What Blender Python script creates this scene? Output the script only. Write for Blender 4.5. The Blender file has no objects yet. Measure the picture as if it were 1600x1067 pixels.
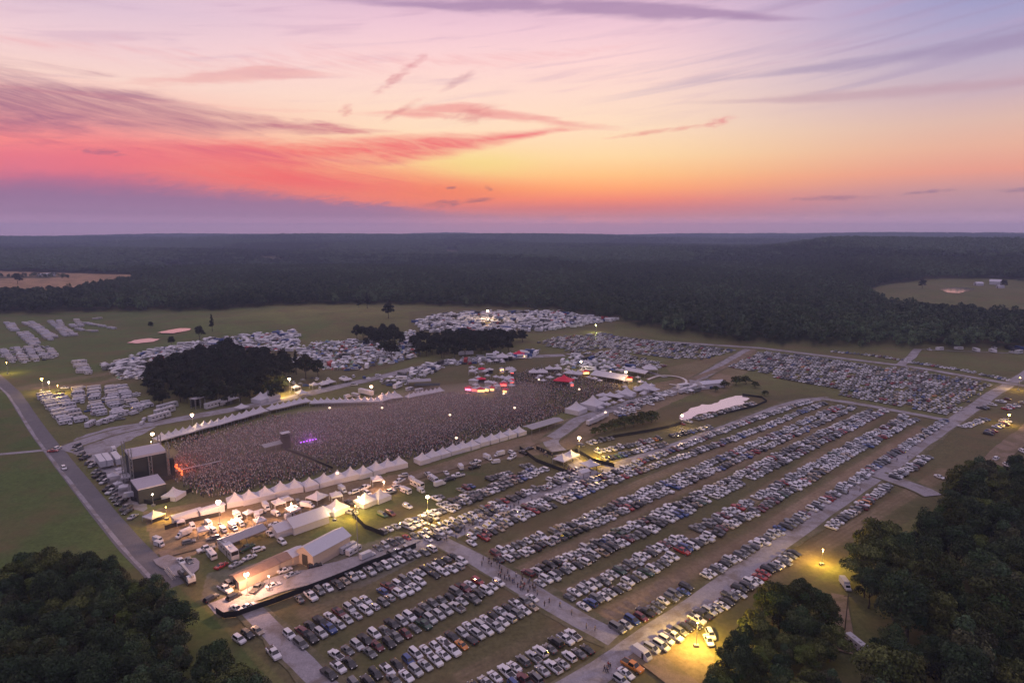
import bpy, math, random
import numpy as np
from math import radians, sin, cos, pi, atan2
random.seed(7); RNG = np.random.default_rng(7)
S = bpy.context.scene; COL = S.collection
# ------------------------------------------------------------------ camera
F, HY, CAMH = 1000.0, 360.0, 108.0            # focal length in photo pixels, horizon row, height (m)
PITCH = math.atan((533.5-HY)/F)
cd = bpy.data.cameras.new('camera'); cam = bpy.data.objects.new('camera', cd); COL.objects.link(cam)
cam.location = (0, 0, CAMH); cam.rotation_euler = (pi/2-PITCH, 0, 0)
cd.sensor_width = 36; cd.lens = 36*F/1600; cd.clip_start = 1; cd.clip_end = 60000
S.camera = cam
S.view_settings.view_transform = 'Standard'; S.view_settings.look = 'None'
S.view_settings.exposure = 0.0; S.view_settings.gamma = 1; S.view_settings.use_curve_mapping = False
S.cycles.volume_bounces = 0; S.cycles.max_bounces = 5; S.cycles.transparent_max_bounces = 6
S.cycles.sample_clamp_indirect = 4

def raydir(px, py):
    cx = (px-800)/F; cy = (533.5-py)/F
    return np.array([cx, cos(PITCH)+cy*sin(PITCH), -sin(PITCH)+cy*cos(PITCH)])
def G(px, py, z=0.0):
    """world point at height z that the photo shows at (px, py)"""
    d = raydir(px, py); t = (z-CAMH)/d[2]
    return np.array([d[0]*t, d[1]*t])
def UV(px, py):
    d = raydir(px, py); d = d/np.linalg.norm(d)
    return math.degrees(atan2(d[0], d[1])), math.degrees(math.asin(d[2]))
def lin(c):
    return tuple((x/255/12.92 if x/255 <= .04045 else ((x/255+.055)/1.055)**2.4) for x in c)

HAZE, HAZE_R, HAZE_LIGHT = 1.35e-4, 8900.0, (.105,.088,.165)   # air density per metre, radius of the haze, what the air itself gives back
def clear(c, el):
    """sky colour that reads as c once it has been seen through the haze at elevation el (degrees)"""
    T = math.exp(-HAZE*min(HAZE_R, 85/math.tan(radians(max(el, .05))))); return tuple(min(1.4, max(.01, (q-h*(1-T))/T)) for q, h in zip(lin(c), HAZE_LIGHT))

# ------------------------------------------------------------------ node expression helper
class N:
    """wraps a node socket so that shader maths can be written as an expression"""
    def __init__(s, nt, sock): s.nt = nt; s.k = sock
    def m(s, op, b=None, c=None, clamp=False):
        n = s.nt.nodes.new('ShaderNodeMath'); n.operation = op; n.use_clamp = clamp
        for i, q in enumerate((s, b, c)):
            if q is None: continue
            if isinstance(q, N): s.nt.links.new(q.k, n.inputs[i])
            else: n.inputs[i].default_value = q
        return N(s.nt, n.outputs[0])
    def __add__(s, b): return s.m('ADD', b)
    def __sub__(s, b): return s.m('SUBTRACT', b)
    def __mul__(s, b): return s.m('MULTIPLY', b)
    def __truediv__(s, b): return s.m('DIVIDE', b)
    def abs(s): return s.m('ABSOLUTE')
    def step(s, a, b):
        n = s.nt.nodes.new('ShaderNodeMapRange'); n.interpolation_type = 'SMOOTHSTEP'
        s.nt.links.new(s.k, n.inputs[0]); n.inputs[1].default_value = a; n.inputs[2].default_value = b
        return N(s.nt, n.outputs[0])
    def ramp(s, stops, interp='LINEAR'):
        n = s.nt.nodes.new('ShaderNodeValToRGB'); cr = n.color_ramp; cr.interpolation = interp
        while len(cr.elements) < len(stops): cr.elements.new(.5)
        for e, (p, c) in zip(cr.elements, stops):
            e.position = p; e.color = (*(c if isinstance(c, tuple) else (c, c, c)), 1)
        s.nt.links.new(s.k, n.inputs[0]); return N(s.nt, n.outputs[0])
def mixc(nt, f, a, b, mode='MIX'):
    n = nt.nodes.new('ShaderNodeMix'); n.data_type = 'RGBA'; n.blend_type = mode
    for q, i in ((f, 0), (a, 6), (b, 7)):
        if isinstance(q, N): nt.links.new(q.k, n.inputs[i])
        else: n.inputs[i].default_value = q if i == 0 else (*q, 1)
    return N(nt, n.outputs[2])
def comb(nt, x, y, z=0.0):
    n = nt.nodes.new('ShaderNodeCombineXYZ')
    for i, q in enumerate((x, y, z)):
        if isinstance(q, N): nt.links.new(q.k, n.inputs[i])
        else: n.inputs[i].default_value = q
    return N(nt, n.outputs[0])
def noise(nt, vec, scale, detail=4, rough=.55, dist=0):
    n = nt.nodes.new('ShaderNodeTexNoise'); n.inputs['Scale'].default_value = scale
    n.inputs['Detail'].default_value = detail; n.inputs['Roughness'].default_value = rough
    n.inputs['Distortion'].default_value = dist
    if vec is not None: nt.links.new(vec.k, n.inputs['Vector'])
    return N(nt, n.outputs[0])

# ------------------------------------------------------------------ sky: dusk just after sunset, all by direction
W = bpy.data.worlds.new('World'); S.world = W; W.use_nodes = True
def build_sky():
    nt = W.node_tree; nt.nodes.clear()
    tc = nt.nodes.new('ShaderNodeTexCoord'); sx = nt.nodes.new('ShaderNodeSeparateXYZ')
    nt.links.new(tc.outputs['Generated'], sx.inputs[0])
    X, Y, Z = (N(nt, sx.outputs[i]) for i in range(3))
    u = X.m('ARCTAN2', Y)*(180/pi); v = Z.m('ARCSINE')*(180/pi)
    def col(rows, px):                        # gradient up the sky at one azimuth
        return v.m('DIVIDE', 20.0, clamp=True).ramp([(max(0, UV(px, y)[1])/20, clear(c, max(0, UV(px, y)[1]))) for y, c in rows])
    left = col([(360,(150,122,148)),(350,(150,122,150)),(340,(150,120,150)),(312,(162,116,148)),(280,(196,114,142)),(250,(232,122,136)),(225,(246,142,140)),(200,(242,152,150)),
                (165,(248,190,176)),(120,(248,212,202)),(60,(240,206,212)),(0,(222,194,212))], 130)
    mid = col([(360,(160,122,144)),(350,(172,124,142)),(338,(186,126,138)),(326,(206,124,126)),(312,(240,138,114)),(296,(255,166,114)),(274,(255,196,134)),(246,(255,216,164)),(205,(255,222,190)),
               (150,(255,220,204)),(95,(254,214,212)),(45,(242,202,214)),(0,(222,184,208))], 800)
    right = col([(360,(152,128,150)),(350,(156,130,154)),(330,(164,132,154)),(300,(188,144,152)),(268,(228,156,140)),(230,(230,176,155)),(190,(222,184,172)),
                 (150,(206,178,186)),(100,(190,174,196)),(50,(174,166,200)),(0,(158,156,198))], 1500)
    c = mixc(nt, u.step(-34, -6), left, mid)
    c = mixc(nt, u.step(6, 37), c, right)
    # warm bloom round the place where the sun went down
    def blob(px, py, su, sv, rot=0.0):
        u0, v0 = UV(px, py); a = radians(rot)
        du = u-u0; dv = v-v0
        p = (du*cos(a)+dv*sin(a))/su; q = (dv*cos(a)-du*sin(a))/sv
        return p*p+q*q
    c = mixc(nt, blob(745, 258, 5.5, 1.1).m('MULTIPLY', -1).m('EXPONENT')*.65, c, lin((255,230,140)))
    c = mixc(nt, blob(690, 300, 7, .9).m('MULTIPLY', -1).m('EXPONENT')*.6, c, lin((255,136,84)))
    # wispy noise, stretched along the horizon
    n1 = noise(nt, comb(nt, u*.055, v*.42), 1.6, 6, .6, .6)-.5
    n2 = noise(nt, comb(nt, u*.2, v*.9, 3.0), 1.5, 5, .6, .3)-.5
    n6 = noise(nt, comb(nt, u*.45-v*.2, v*1.5-u*.25, 5.0), 1.6, 7, .65, .8)-.5
    nf = noise(nt, comb(nt, u*.09, v*1.1+u*.2, 9.0), 1.7, 8, .66, 1.1)
    n3 = noise(nt, comb(nt, u*.05-v*.02, v*.55-u*.06, 7.0), 2.2, 5, .55, .4)
    # coral glow under the clouds on the left
    gl = blob(470, 280, 13, 1.5, -2)
    c = mixc(nt, ((gl*-1.0).m('EXPONENT'))*(nf.step(.25, .6)*.4+.6), c, lin((252,116,112)))
    # high thin streaks
    hi = n3.step(.5, .72)*v.step(7, 14)
    c = mixc(nt, hi*.3, c, lin((196,156,186)))
    n4 = noise(nt, comb(nt, u*.03, v*.8-u*.115, 11.0), 1.3, 5, .55, .3)
    c = mixc(nt, n4.step(.5, .68)*u.step(2, 16)*v.step(8.5, 11)*.4, c, lin((170,150,184)))
    # salmon and red deck
    uf = (u+45.0)/90.0
    def curve(pts, by_v=True):                # px polyline -> elevation as a function of azimuth
        return uf.ramp([((UV(px, py)[0]+45)/90, UV(px, py)[1]/20) for px, py in pts])*20.0
    def band(pts, hw, soft, amp, amp2=.35):
        ctr = curve(pts)
        d = ((v-ctr)+n2*amp2).abs()/uf.ramp([((UV(px, 200)[0]+45)/90, w/10) for px, w in hw])/10.0
        hwn = uf.ramp([((UV(px, 200)[0]+45)/90, w/10) for px, w in hw])*10.0
        return (d*-1.0+1.0+n1*amp).step(0.0, soft)*hwn.step(.08, .55)
    b1 = band([(0,255),(250,240),(450,240),(650,232),(860,205),(1000,195)], [(0,1.6),(300,1.5),(600,1.5),(720,1.2),(860,.4),(960,.05)], .9, 1.6)
    c = mixc(nt, b1*(nf.step(.22, .7)*.5+.45), c, uf.ramp([(.1, lin((238,124,140))), (.3, lin((250,112,112))), (.5, lin((246,110,120)))]))
    b2 = band([(0,160),(150,165),(300,190),(480,200),(640,208)], [(0,3.2),(150,2.6),(300,1.5),(450,.8),(640,.1)], .9, 2.4, .7)
    c = mixc(nt, b2*(nf.step(.2, .75)*.6+.35), c, uf.ramp([(.08, lin((164,108,138))), (.25, lin((186,122,140))), (.4, lin((226,106,124)))]))
    b3 = band([(0,120),(200,150),(420,178)], [(0,1.0),(200,.5),(420,.1)], .9, 2.2, .8)
    c = mixc(nt, b3*nf.step(.3, .7)*.6, c, lin((178,132,152)))
    b4 = band([(180,130),(420,112),(560,120)], [(180,.2),(400,.8),(560,.1)], .9, 3.0, .6)
    c = mixc(nt, b4*.45, c, lin((236,158,156)))
    b8 = band([(0,60),(300,92),(700,100),(1000,70)], [(0,.5),(300,1.5),(700,1.2),(1000,.2)], 1.2, 3.2, .9)
    c = mixc(nt, b8*nf.step(.35, .75)*.5, c, lin((240,172,176)))
    b9 = band([(0,215),(300,232),(560,252),(700,262)], [(0,1.0),(300,.9),(560,.5),(700,.1)], 1.2, 2.6, .8)
    c = mixc(nt, b9*nf.step(.3, .7)*.6, c, lin((226,116,134)))
    b10 = band([(560,178),(720,172),(860,190),(1000,205)], [(560,.2),(720,.8),(860,.5),(1000,.1)], 1.1, 3.0, .8)
    c = mixc(nt, b10*.6, c, lin((242,138,140)))
    b5 = band([(520,0),(900,8),(1080,20),(1300,32)], [(500,.2),(880,1.0),(1080,.8),(1300,.1)], .9, 1.8, .5)
    c = mixc(nt, b5*.75, c, lin((166,134,172)))
    b6 = band([(1030,135),(1300,104),(1600,56)], [(1000,.05),(1300,.55),(1600,.9)], .9, 1.6, .3)
    c = mixc(nt, b6*.6, c, lin((164,146,180)))
    b7 = band([(1050,162),(1300,152),(1600,128)], [(1000,.05),(1300,.6),(1600,.55)], .9, 1.6, .3)
    c = mixc(nt, b7*.55, c, lin((196,158,172)))
    # single wisps
    for px, py, su, sv, rot, cc in ((622,120,2.0,.42,36,(216,128,140)),(720,124,1.4,.4,28,(206,150,160)),(628,173,1.5,.3,30,(226,140,140)),(540,173,.5,.45,35,(226,130,132)),
        (1118,192,1.1,.45,10,(232,116,128)),(1040,204,3.4,.22,5,(238,150,140)),(740,178,1.6,.8,12,(226,136,138)),(160,237,1.0,.28,0,(118,92,132)),(704,293,.35,.18,0,(120,92,120)),
        (764,295,.3,.2,-20,(120,90,122)),(690,319,1.3,.38,5,(140,98,124)),(748,314,.9,.25,5,(150,100,120)),(1300,310,2.2,.22,0,(168,120,142)),(1450,300,1.2,.18,4,(152,116,146)),
        (1590,297,1.0,.2,0,(146,114,146))):
        c = mixc(nt, ((blob(px, py, su*1.75, sv*1.15, rot)*-1.0+.85+n6*3.2+n2*1.2)).step(-.1, 1.6)*.72, c, lin(cc))
    # low mauve bank on the left
    top = curve([(0,266),(230,276),(340,288),(480,302),(600,316),(690,328),(800,338),(1000,342),(1300,334),(1600,330)])
    bank = (((top-v+n2*1.3+n6*1.4+n1*.4)/u.step(-10, -34).m('MULTIPLY_ADD', 1.4, .6))).step(-.3, 1.0)
    c = mixc(nt, bank*(u.step(-2, -14)*.5+.35), c, v.m('DIVIDE', 5.0, clamp=True).ramp([(0, clear((148,118,146), 0)), (.06, clear((148,118,147), .3)), (.12, clear((147,117,147), .6)), (.25, clear((145,115,147), 1.25)), (.6, clear((142,110,146), 3)), (1, clear((152,106,142), 5))]))
    # the rest of the dome: towards the east and overhead
    back = u.abs().step(42, 110)
    c = mixc(nt, back, c, lin(SKY_BACK)); c = mixc(nt, v.step(17, 45), c, lin(SKY_TOP))
    bg = nt.nodes.new('ShaderNodeBackground'); bg.inputs[1].default_value = SKY_STRENGTH
    nt.links.new(c.k, bg.inputs[0]); out = nt.nodes.new('ShaderNodeOutputWorld'); nt.links.new(bg.outputs[0], out.inputs[0])
    W.cycles.sampling_method = 'MANUAL'; W.cycles.sample_map_resolution = 1024
SKY_BACK, SKY_TOP, SKY_STRENGTH = (178,164,194), (210,191,214), 1.0
build_sky()

# ------------------------------------------------------------------ object helpers
def tag(o, label=None, cat=None, group=None, kind=None):
    for k, q in (('label', label), ('category', cat), ('group', group), ('kind', kind)):
        if q: o[k] = q
    return o
def empty(name, xy, rot=0.0, z=0.0):
    o = bpy.data.objects.new(name, None); o.empty_display_size = .5; COL.objects.link(o)
    o.location = (xy[0], xy[1], z); o.rotation_euler = (0, 0, rot); return o
class MB:
    """collects shapes for ONE mesh"""
    def __init__(s): s.v = []; s.f = []; s.mi = []; s.cur = 0
    def add(s, vs, fs):
        b = len(s.v); s.v += [tuple(map(float, p)) for p in vs]; s.f += [tuple(i+b for i in f) for f in fs]; s.mi += [s.cur]*len(fs); return s
    def box(s, c, d, rz=0.0, top=1.0, topy=None):
        x, y, z = (q/2 for q in d); ty = top if topy is None else topy; ca, sa = cos(rz), sin(rz); o = []
        for zz, kx, ky in ((-z, 1, 1), (z, top, ty)):
            for a, b in ((-1,-1),(1,-1),(1,1),(-1,1)):
                px, py = a*x*kx, b*y*ky; o.append((c[0]+px*ca-py*sa, c[1]+px*sa+py*ca, c[2]+zz))
        return s.add(o, [(3,2,1,0),(4,5,6,7),(0,1,5,4),(1,2,6,5),(2,3,7,6),(3,0,4,7)])
    def tube(s, a, b, r, r2=None, n=6, caps=True):
        a = np.array(a, float); b = np.array(b, float); r2 = r if r2 is None else r2
        d = b-a; d /= max(1e-9, np.linalg.norm(d)); q = np.array([0,0,1.]) if abs(d[2]) < .9 else np.array([1.,0,0])
        e = np.cross(d, q); e /= np.linalg.norm(e); g = np.cross(d, e); o = []
        for p, rr in ((a, r), (b, r2)):
            for i in range(n):
                t = 2*pi*i/n; o.append(p+(e*cos(t)+g*sin(t))*rr)
        f = [(i, (i+1) % n, n+(i+1) % n, n+i) for i in range(n)]
        if caps: f += [tuple(range(n-1, -1, -1)), tuple(range(n, 2*n))]
        return s.add(o, f)
    def path(s, pts, r, n=6):
        for a, b in zip(pts, pts[1:]): s.tube(a, b, r, n=n)
        return s
    def ball(s, c, r, n=8, m=6, sz=1.0):
        o = []; 
        for j in range(1, m):
            for i in range(n):
                a = pi*j/m; t = 2*pi*i/n; o.append((c[0]+r*sin(a)*cos(t), c[1]+r*sin(a)*sin(t), c[2]+r*sz*cos(a)))
        f = [(j*n+i, (j+1)*n+i, (j+1)*n+(i+1) % n, j*n+(i+1) % n) for j in range(m-2) for i in range(n)]
        o += [(c[0], c[1], c[2]+r*sz), (c[0], c[1], c[2]-r*sz)]; k = (m-1)*n
        f += [(k, i, (i+1) % n) for i in range(n)]+[(k+1, (m-2)*n+(i+1) % n, (m-2)*n+i) for i in range(n)]
        return s.add(o, f)
    def prism(s, pts, y0, y1):
        """polygon in x,z pushed from y0 to y1"""
        n = len(pts); o = [(x, y0, z) for x, z in pts]+[(x, y1, z) for x, z in pts]
        return s.add(o, [(i, (i+1) % n, n+(i+1) % n, n+i) for i in range(n)]+[tuple(range(n-1, -1, -1)), tuple(range(n, 2*n))])
    def build(s, name, mats, parent=None, smooth=False):
        me = bpy.data.meshes.new(name); me.from_pydata(s.v, [], s.f)
        for m in (mats if isinstance(mats, (list, tuple)) else [mats]): me.materials.append(m)
        me.polygons.foreach_set('material_index', s.mi)
        if smooth: me.polygons.foreach_set('use_smooth', [True]*len(s.f))
        me.update()
        o = bpy.data.objects.new(name, me); COL.objects.link(o)
        if parent: o.parent = parent
        return o
def fast_mesh(name, V, Q, mat, col=None, mi=None, smooth=False, link=True):
    """big mesh from numpy: V (n,3), Q (m,k) faces, col (n,3) point colours"""
    me = bpy.data.meshes.new(name); V = np.asarray(V, np.float32); Q = np.asarray(Q, np.int32); m, k = Q.shape
    me.vertices.add(len(V)); me.vertices.foreach_set('co', V.ravel())
    me.loops.add(m*k); me.loops.foreach_set('vertex_index', Q.ravel())
    me.polygons.add(m); me.polygons.foreach_set('loop_start', np.arange(m, dtype=np.int32)*k)
    me.polygons.foreach_set('loop_total', np.full(m, k, np.int32))
    for q in (mat if isinstance(mat, (list, tuple)) else [mat]): me.materials.append(q)
    if mi is not None: me.polygons.foreach_set('material_index', np.asarray(mi, np.int32))
    if smooth: me.polygons.foreach_set('use_smooth', np.ones(m, bool))
    me.update(calc_edges=True)
    if col is not None:
        a = me.color_attributes.new('Col', 'FLOAT_COLOR', 'POINT')
        a.data.foreach_set('color', np.concatenate([col, np.ones((len(V), 1))], 1).astype(np.float32).ravel())
    o = bpy.data.objects.new(name, me)
    if link: COL.objects.link(o)
    return o
def copy_tree(o, parent=None):
    c = o.copy(); COL.objects.link(c)
    if parent: c.parent = parent
    for ch in CH.get(o.name, ()): copy_tree(ch, c)
    return c
CH = {}
def remember(root):                          # children lists of a prototype, so copies need no scene search
    for o in COL.objects:
        if o.parent: CH.setdefault(o.parent.name, [])
    for k in list(CH): CH[k] = [o for o in COL.objects if o.parent and o.parent.name == k]

# ------------------------------------------------------------------ materials
MATS = {}
def mat(name, c, rough=.7, metal=0.0, var=.15, scale=1.5, coat=0.0, emit=None, estr=0.0, attr=False, trans=0.0, spec=None, bump=0.0):
    if name in MATS: return MATS[name]
    m = bpy.data.materials.new(name); m.use_nodes = True; nt = m.node_tree; b = nt.nodes['Principled BSDF']
    b.inputs['Roughness'].default_value = rough; b.inputs['Metallic'].default_value = metal; b.inputs['Coat Weight'].default_value = coat
    if spec is not None: b.inputs['Specular IOR Level'].default_value = spec
    if attr:
        a = nt.nodes.new('ShaderNodeVertexColor'); a.layer_name = 'Col'; src = N(nt, a.outputs[0])
    else: src = None
    g = nt.nodes.new('ShaderNodeNewGeometry') if attr == 'world' else nt.nodes.new('ShaderNodeTexCoord')
    vec = N(nt, g.outputs['Position' if attr == 'world' else 'Object'])
    n = noise(nt, vec, scale, 4, .6)
    k = n*(2*var)+(1-var)
    cc = mixc(nt, 1.0, src if src else c, comb(nt, k, k, k), 'MULTIPLY')
    nt.links.new(cc.k, b.inputs['Base Color'])
    if bump:
        bn = nt.nodes.new('ShaderNodeBump'); bn.inputs['Strength'].default_value = bump; nt.links.new(n.k, bn.inputs['Height']); nt.links.new(bn.outputs[0], b.inputs['Normal'])
    if emit:
        b.inputs['Emission Color'].default_value = (*emit, 1); b.inputs['Emission Strength'].default_value = estr
    if trans: b.inputs['Transmission Weight'].default_value = trans
    MATS[name] = m; return m

# ------------------------------------------------------------------ terrain
def smooth(a, b, x): t = np.clip((x-a)/(b-a), 0, 1); return t*t*(3-2*t)
_k = [(RNG.uniform(-1, 1, 2), RNG.uniform(0, 6.28)) for _ in range(14)]
def wav(x, y, L):
    s = 0
    for (d, p) in _k: s = s+np.sin((x*d[0]+y*d[1])*6.28/L+p)
    return s/4.0
def hgt(x, y):
    x = np.asarray(x, float); y = np.asarray(y, float); r = np.hypot(x, y); az = np.degrees(np.arctan2(x, y))
    h = smooth(1000, 2200, r)*(wav(x, y, 1900)*11+np.sin(r/260+az*.11+wav(x, y, 1500)*2.2)*8+6)
    h = h+smooth(3000, 7000, r)*(wav(x+900, y, 3300)*16+12)
    h = h+smooth(19, 28, az)*smooth(62, 47, az)*np.exp(-((r-2650)/720.)**2)*(60+wav(x, y, 700)*6)       # wooded hill on the right
    h = h+smooth(6, 15, az)*smooth(50, 36, az)*np.exp(-((r-7600)/800.)**2)*18
    h = h+smooth(-36, -20, az)*smooth(10, -4, az)*np.exp(-((r-5000)/900.)**2)*22
    gx, gy = G(1495, 461); w = np.exp(-(np.hypot((x-gx)/120., (y-gy)/190.))**4); h = h*(1-w)+9*w     # level pasture round the far pond
    gx, gy = G(490, 496)
    h = h+5.5*np.exp(-(((x-gx)/170.)**2+((y-gy)/130.)**2))                              # grassy rise
    return h
def inpoly(x, y, poly):
    x = np.asarray(x); r = np.zeros(x.shape, bool); n = len(poly); j = n-1
    for i in range(n):
        xi, yi = poly[i]; xj, yj = poly[j]
        r ^= ((yi > y) != (yj > y)) & (x < (xj-xi)*(y-yi)/(yj-yi+1e-12)+xi); j = i
    return r
def gpoly(pts, z=0.0): return [tuple(G(a, b, z)) for a, b in pts]
def seg_dist(x, y, pl):
    d = np.full(np.shape(x), 1e9)
    for (ax, ay), (bx, by) in zip(pl, pl[1:]):
        L2 = (bx-ax)**2+(by-ay)**2; t = np.clip(((x-ax)*(bx-ax)+(y-ay)*(by-ay))/L2, 0, 1)
        d = np.minimum(d, np.hypot(x-ax-t*(bx-ax), y-ay-t*(by-ay)))
    return d
CROWD = [(256,716),(262,694),(420,652),(600,632),(705,613),(765,622),(800,585),(850,572),(930,590),(1000,602),(930,622),(868,652),(815,668),(650,716),(540,735),(415,762),(345,778),(300,776),(272,758)]
TREELINE = [(-500,494),(0,492),(150,487),(250,487),(340,488),(420,481),(480,479),(640,478),(740,480),(850,484),(950,500),(1000,510),(1060,522),(1150,534),(1200,540),(1300,541),(1400,543),(1600,546),(2100,552)]
CLEAR = [[(-250,468),(95,466),(200,446),(215,431),(130,423),(-250,421)], [(1345,462),(1400,488),(1480,497),(1560,504),(1900,508),(1900,450),(1600,449),(1560,446),(1450,444),(1380,452)],
         [(860,424),(935,428),(940,419),(880,416)], [(215,417),(345,422),(345,413),(260,411)], [(1060,430),(1095,433),(1105,426),(1065,423)], [(690,398),(715,400),(722,395),(695,393)], [(1500,425),(1575,427),(1570,419),(1510,418)], [(400,408),(440,410),(445,404),(405,403)], [(1000,402),(1030,403),(1034,399),(1004,398)]]
CLEARW = [gpoly(p) for p in CLEAR]
def grain(x, y): return (np.sin(x*.13+np.sin(y*.09)*2)+np.sin(y*.17+np.sin(x*.11)*2)+np.sin((x+y)*.05)*1.2)/3.2
GREEN, DRYG, BROWN, DUST, GRAVEL, TAN, DARKG = (.074,.112,.036), (.130,.135,.056), (.118,.106,.058), (.24,.180,.125), (.24,.22,.215), (.40,.255,.15), (.03,.04,.02)
TRACKS = [  # worn wheel lines along the parking aisles and dusty yards: photo polyline, half width (m), strength
    ([(905,985),(1180,838),(1440,668)], 3.4, 1.0), ([(860,940),(1100,828),(1370,655)], 2.6, .6), ([(800,900),(1050,775),(1325,645)], 2.8, .75), ([(760,872),(1000,755),(1290,636)], 2.4, .6),
    ([(540,1020),(720,905)], 1.8, .2), ([(470,960),(690,870)], 1.8, .25), ([(600,1062),(800,928)], 1.8, .2), ([(720,1062),(880,975)], 2.4, .25), ([(1060,985),(1290,850),(1480,735)], 3.0, .45),
    ([(330,560),(60,600),(20,610)], 6, .5), ([(60,606),(150,600),(210,585),(250,582)], 5, .9), ([(620,860),(760,800),(900,745)], 2.0, .3), ([(600,842),(700,805),(800,770)], 2.0, .3)]
YARDS = [ # dusty trampled places
    ([(225,800),(290,790),(420,772),(640,735),(860,668),(940,640),(1010,600),(1100,580),(1160,590),(1060,625),(960,668),(880,705),(760,720),(640,752),(560,790),(420,830),(280,880),(245,870)], DUST, .8),
    (CROWD, BROWN, .9), ([(330,900),(560,850),(610,836),(690,850),(560,915),(345,955),(320,945)], GRAVEL, .5), ([(620,640),(640,600),(700,565),(800,555),(900,560),(830,600),(760,620),(700,620)], BROWN, .8),
    ([(440,585),(470,545),(620,540),(650,560),(560,590),(470,600)], BROWN, .7), ([(640,490),(760,480),(960,490),(960,520),(640,525)], BROWN, .6), ([(150,590),(200,560),(450,540),(480,560),(260,600)], BROWN, .5),
    ([(1040,575),(1180,545),(1200,560),(1120,620),(1060,600)], DUST, .5), ([(1040,1067),(1000,1005),(1085,985),(1110,1020),(1110,1080)], DUST, .7), ([(240,745),(300,740),(345,760),(300,785),(235,800),(200,790)], DRYG, .8)]
def ground_col(x, y):
    r = np.hypot(x, y); c = np.empty((len(x), 3)); c[:] = DRYG
    gn = grain(x*.4, y*.4)[:, None]
    def put(mask, colr, a): c[:] = c*(1-(mask*a)[:, None])+np.array(colr)*(mask*a)[:, None]
    # left meadow, green
    left = gpoly([(-700,480),(0,590),(235,880),(330,960),(420,1060),(-700,1500)])
    put(inpoly(x, y, left).astype(float), GREEN, .9)
    put(inpoly(x, y, gpoly([(-500,495),(0,492),(420,482),(560,490),(480,530),(330,540),(200,570),(60,600),(0,585),(-500,640)])).astype(float), (.098,.134,.046), .85)
    gx, gy = G(500, 492); put(np.exp(-(((x-gx)/110)**2+((y-gy)/90)**2)), (.22,.215,.08), .8)
    park = gpoly([(345,965),(690,850),(520,800),(760,700),(930,640),(1250,615),(1300,625),(1480,655),(1560,600),(1700,600),(1600,720),(1350,850),(1000,1100),(480,1100)])
    put(inpoly(x, y, park).astype(float), BROWN, .75)
    put(inpoly(x, y, gpoly([(480,840),(560,795),(720,735),(800,745),(690,800),(590,850)])).astype(float), GREEN, .5)
    for p, colr, a in YARDS: put(inpoly(x+gn[:, 0]*2.5, y-gn[:, 0]*2.5, gpoly(p)).astype(float), colr, a)
    for pl, hw, a in TRACKS:
        d = seg_dist(x, y, [tuple(G(*p)) for p in pl]); put(np.exp(-(d/hw)**2), DUST, a)
    for pl, hw, a in TRACKS[:9]:                    # twin wheel ruts
        P_ = [G(*p) for p in pl]; d_ = (P_[-1]-P_[0])/np.hypot(*(P_[-1]-P_[0])); n_ = np.array([-d_[1], d_[0]])
        for off in (-2.6, -.9, .9, 2.4): put(np.exp(-(seg_dist(x, y, [tuple(q+n_*off) for q in P_])/.55)**2)*np.clip(.5+.8*gn[:, 0], 0, 1), (.26,.20,.14), .75)
    for k, p in enumerate(CLEARW): put(inpoly(x, y, p).astype(float), TAN if k == 0 else DRYG if k == 1 else BROWN, .9)
    hedge = gpoly([(-80,438),(70,437),(110,434),(105,431),(-80,432)]); put(inpoly(x, y, hedge).astype(float), DARKG, .9)
    az = np.degrees(np.arctan2(x, y))
    far = smooth(0, 40, r-edge_r(az)); 
    for p in CLEARW: far = far*(~inpoly(x, y, p))
    put(far, DARKG, 1.0)
    return c*(1+.12*gn)
_tl = np.array([(math.degrees(atan2(*G(*p))), np.hypot(*G(*p))) for p in TREELINE])
def edge_r(az):
    return np.interp(az, _tl[:, 0], _tl[:, 1])+14*np.sin(az*2.1)+9*np.sin(az*5.3+1)+6*np.sin(az*11.)
def build_ground():
    fa = np.linspace(-52, 52, 700); ca = np.concatenate([fa, np.arange(56, 308, 6.0)])
    rr = np.concatenate([[2, 25, 50, 70], np.geomspace(84, 1200, 560), np.geomspace(1230, 8700, 140)])
    A, R = np.meshgrid(np.radians(ca), rr); x = (R*np.sin(A)).ravel(); y = (R*np.cos(A)).ravel()
    z = hgt(x, y); nA = len(ca); nR = len(rr)
    V = np.stack([x, y, z], 1); V = np.concatenate([V, [[0, 0, 0]]])
    i = np.arange(nR-1)[:, None]*nA; j = np.arange(nA)[None, :]; j2 = (j+1) % nA
    Q = np.stack([i+j, i+j2, i+nA+j2, i+nA+j], -1).reshape(-1, 4)
    c = ground_col(V[:, 0], V[:, 1])
    m = mat('ground_soil_and_grass', None, .95, var=.30, scale=.16, attr='world', spec=.1, bump=.0)
    nt = m.node_tree                       # finer mottling of tufts and bare earth over the broad colour
    b = nt.nodes['Principled BSDF']; src = N(nt, b.inputs['Base Color'].links[0].from_socket)
    g = nt.nodes.new('ShaderNodeNewGeometry'); P = N(nt, g.outputs['Position'])
    n = noise(nt, P, .7, 6, .75); k = n*1.7+.15; c2 = mixc(nt, 1.0, src, comb(nt, k, k*.98, k*.95), 'MULTIPLY')
    n2 = noise(nt, P, .035, 4, .6); c3 = mixc(nt, n2.step(.42, .68)*.55, c2, (.15,.105,.06))
    n5 = noise(nt, P, .02, 3, .6, 1.0); c3 = mixc(nt, n5.step(.52, .7)*.4, c3, (.07,.085,.03))
    nt.links.new(c3.k, b.inputs['Base Color'])
    o = fast_mesh('ground', V, Q, m, c, smooth=True); tag(o, kind='structure')
build_ground()
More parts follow.
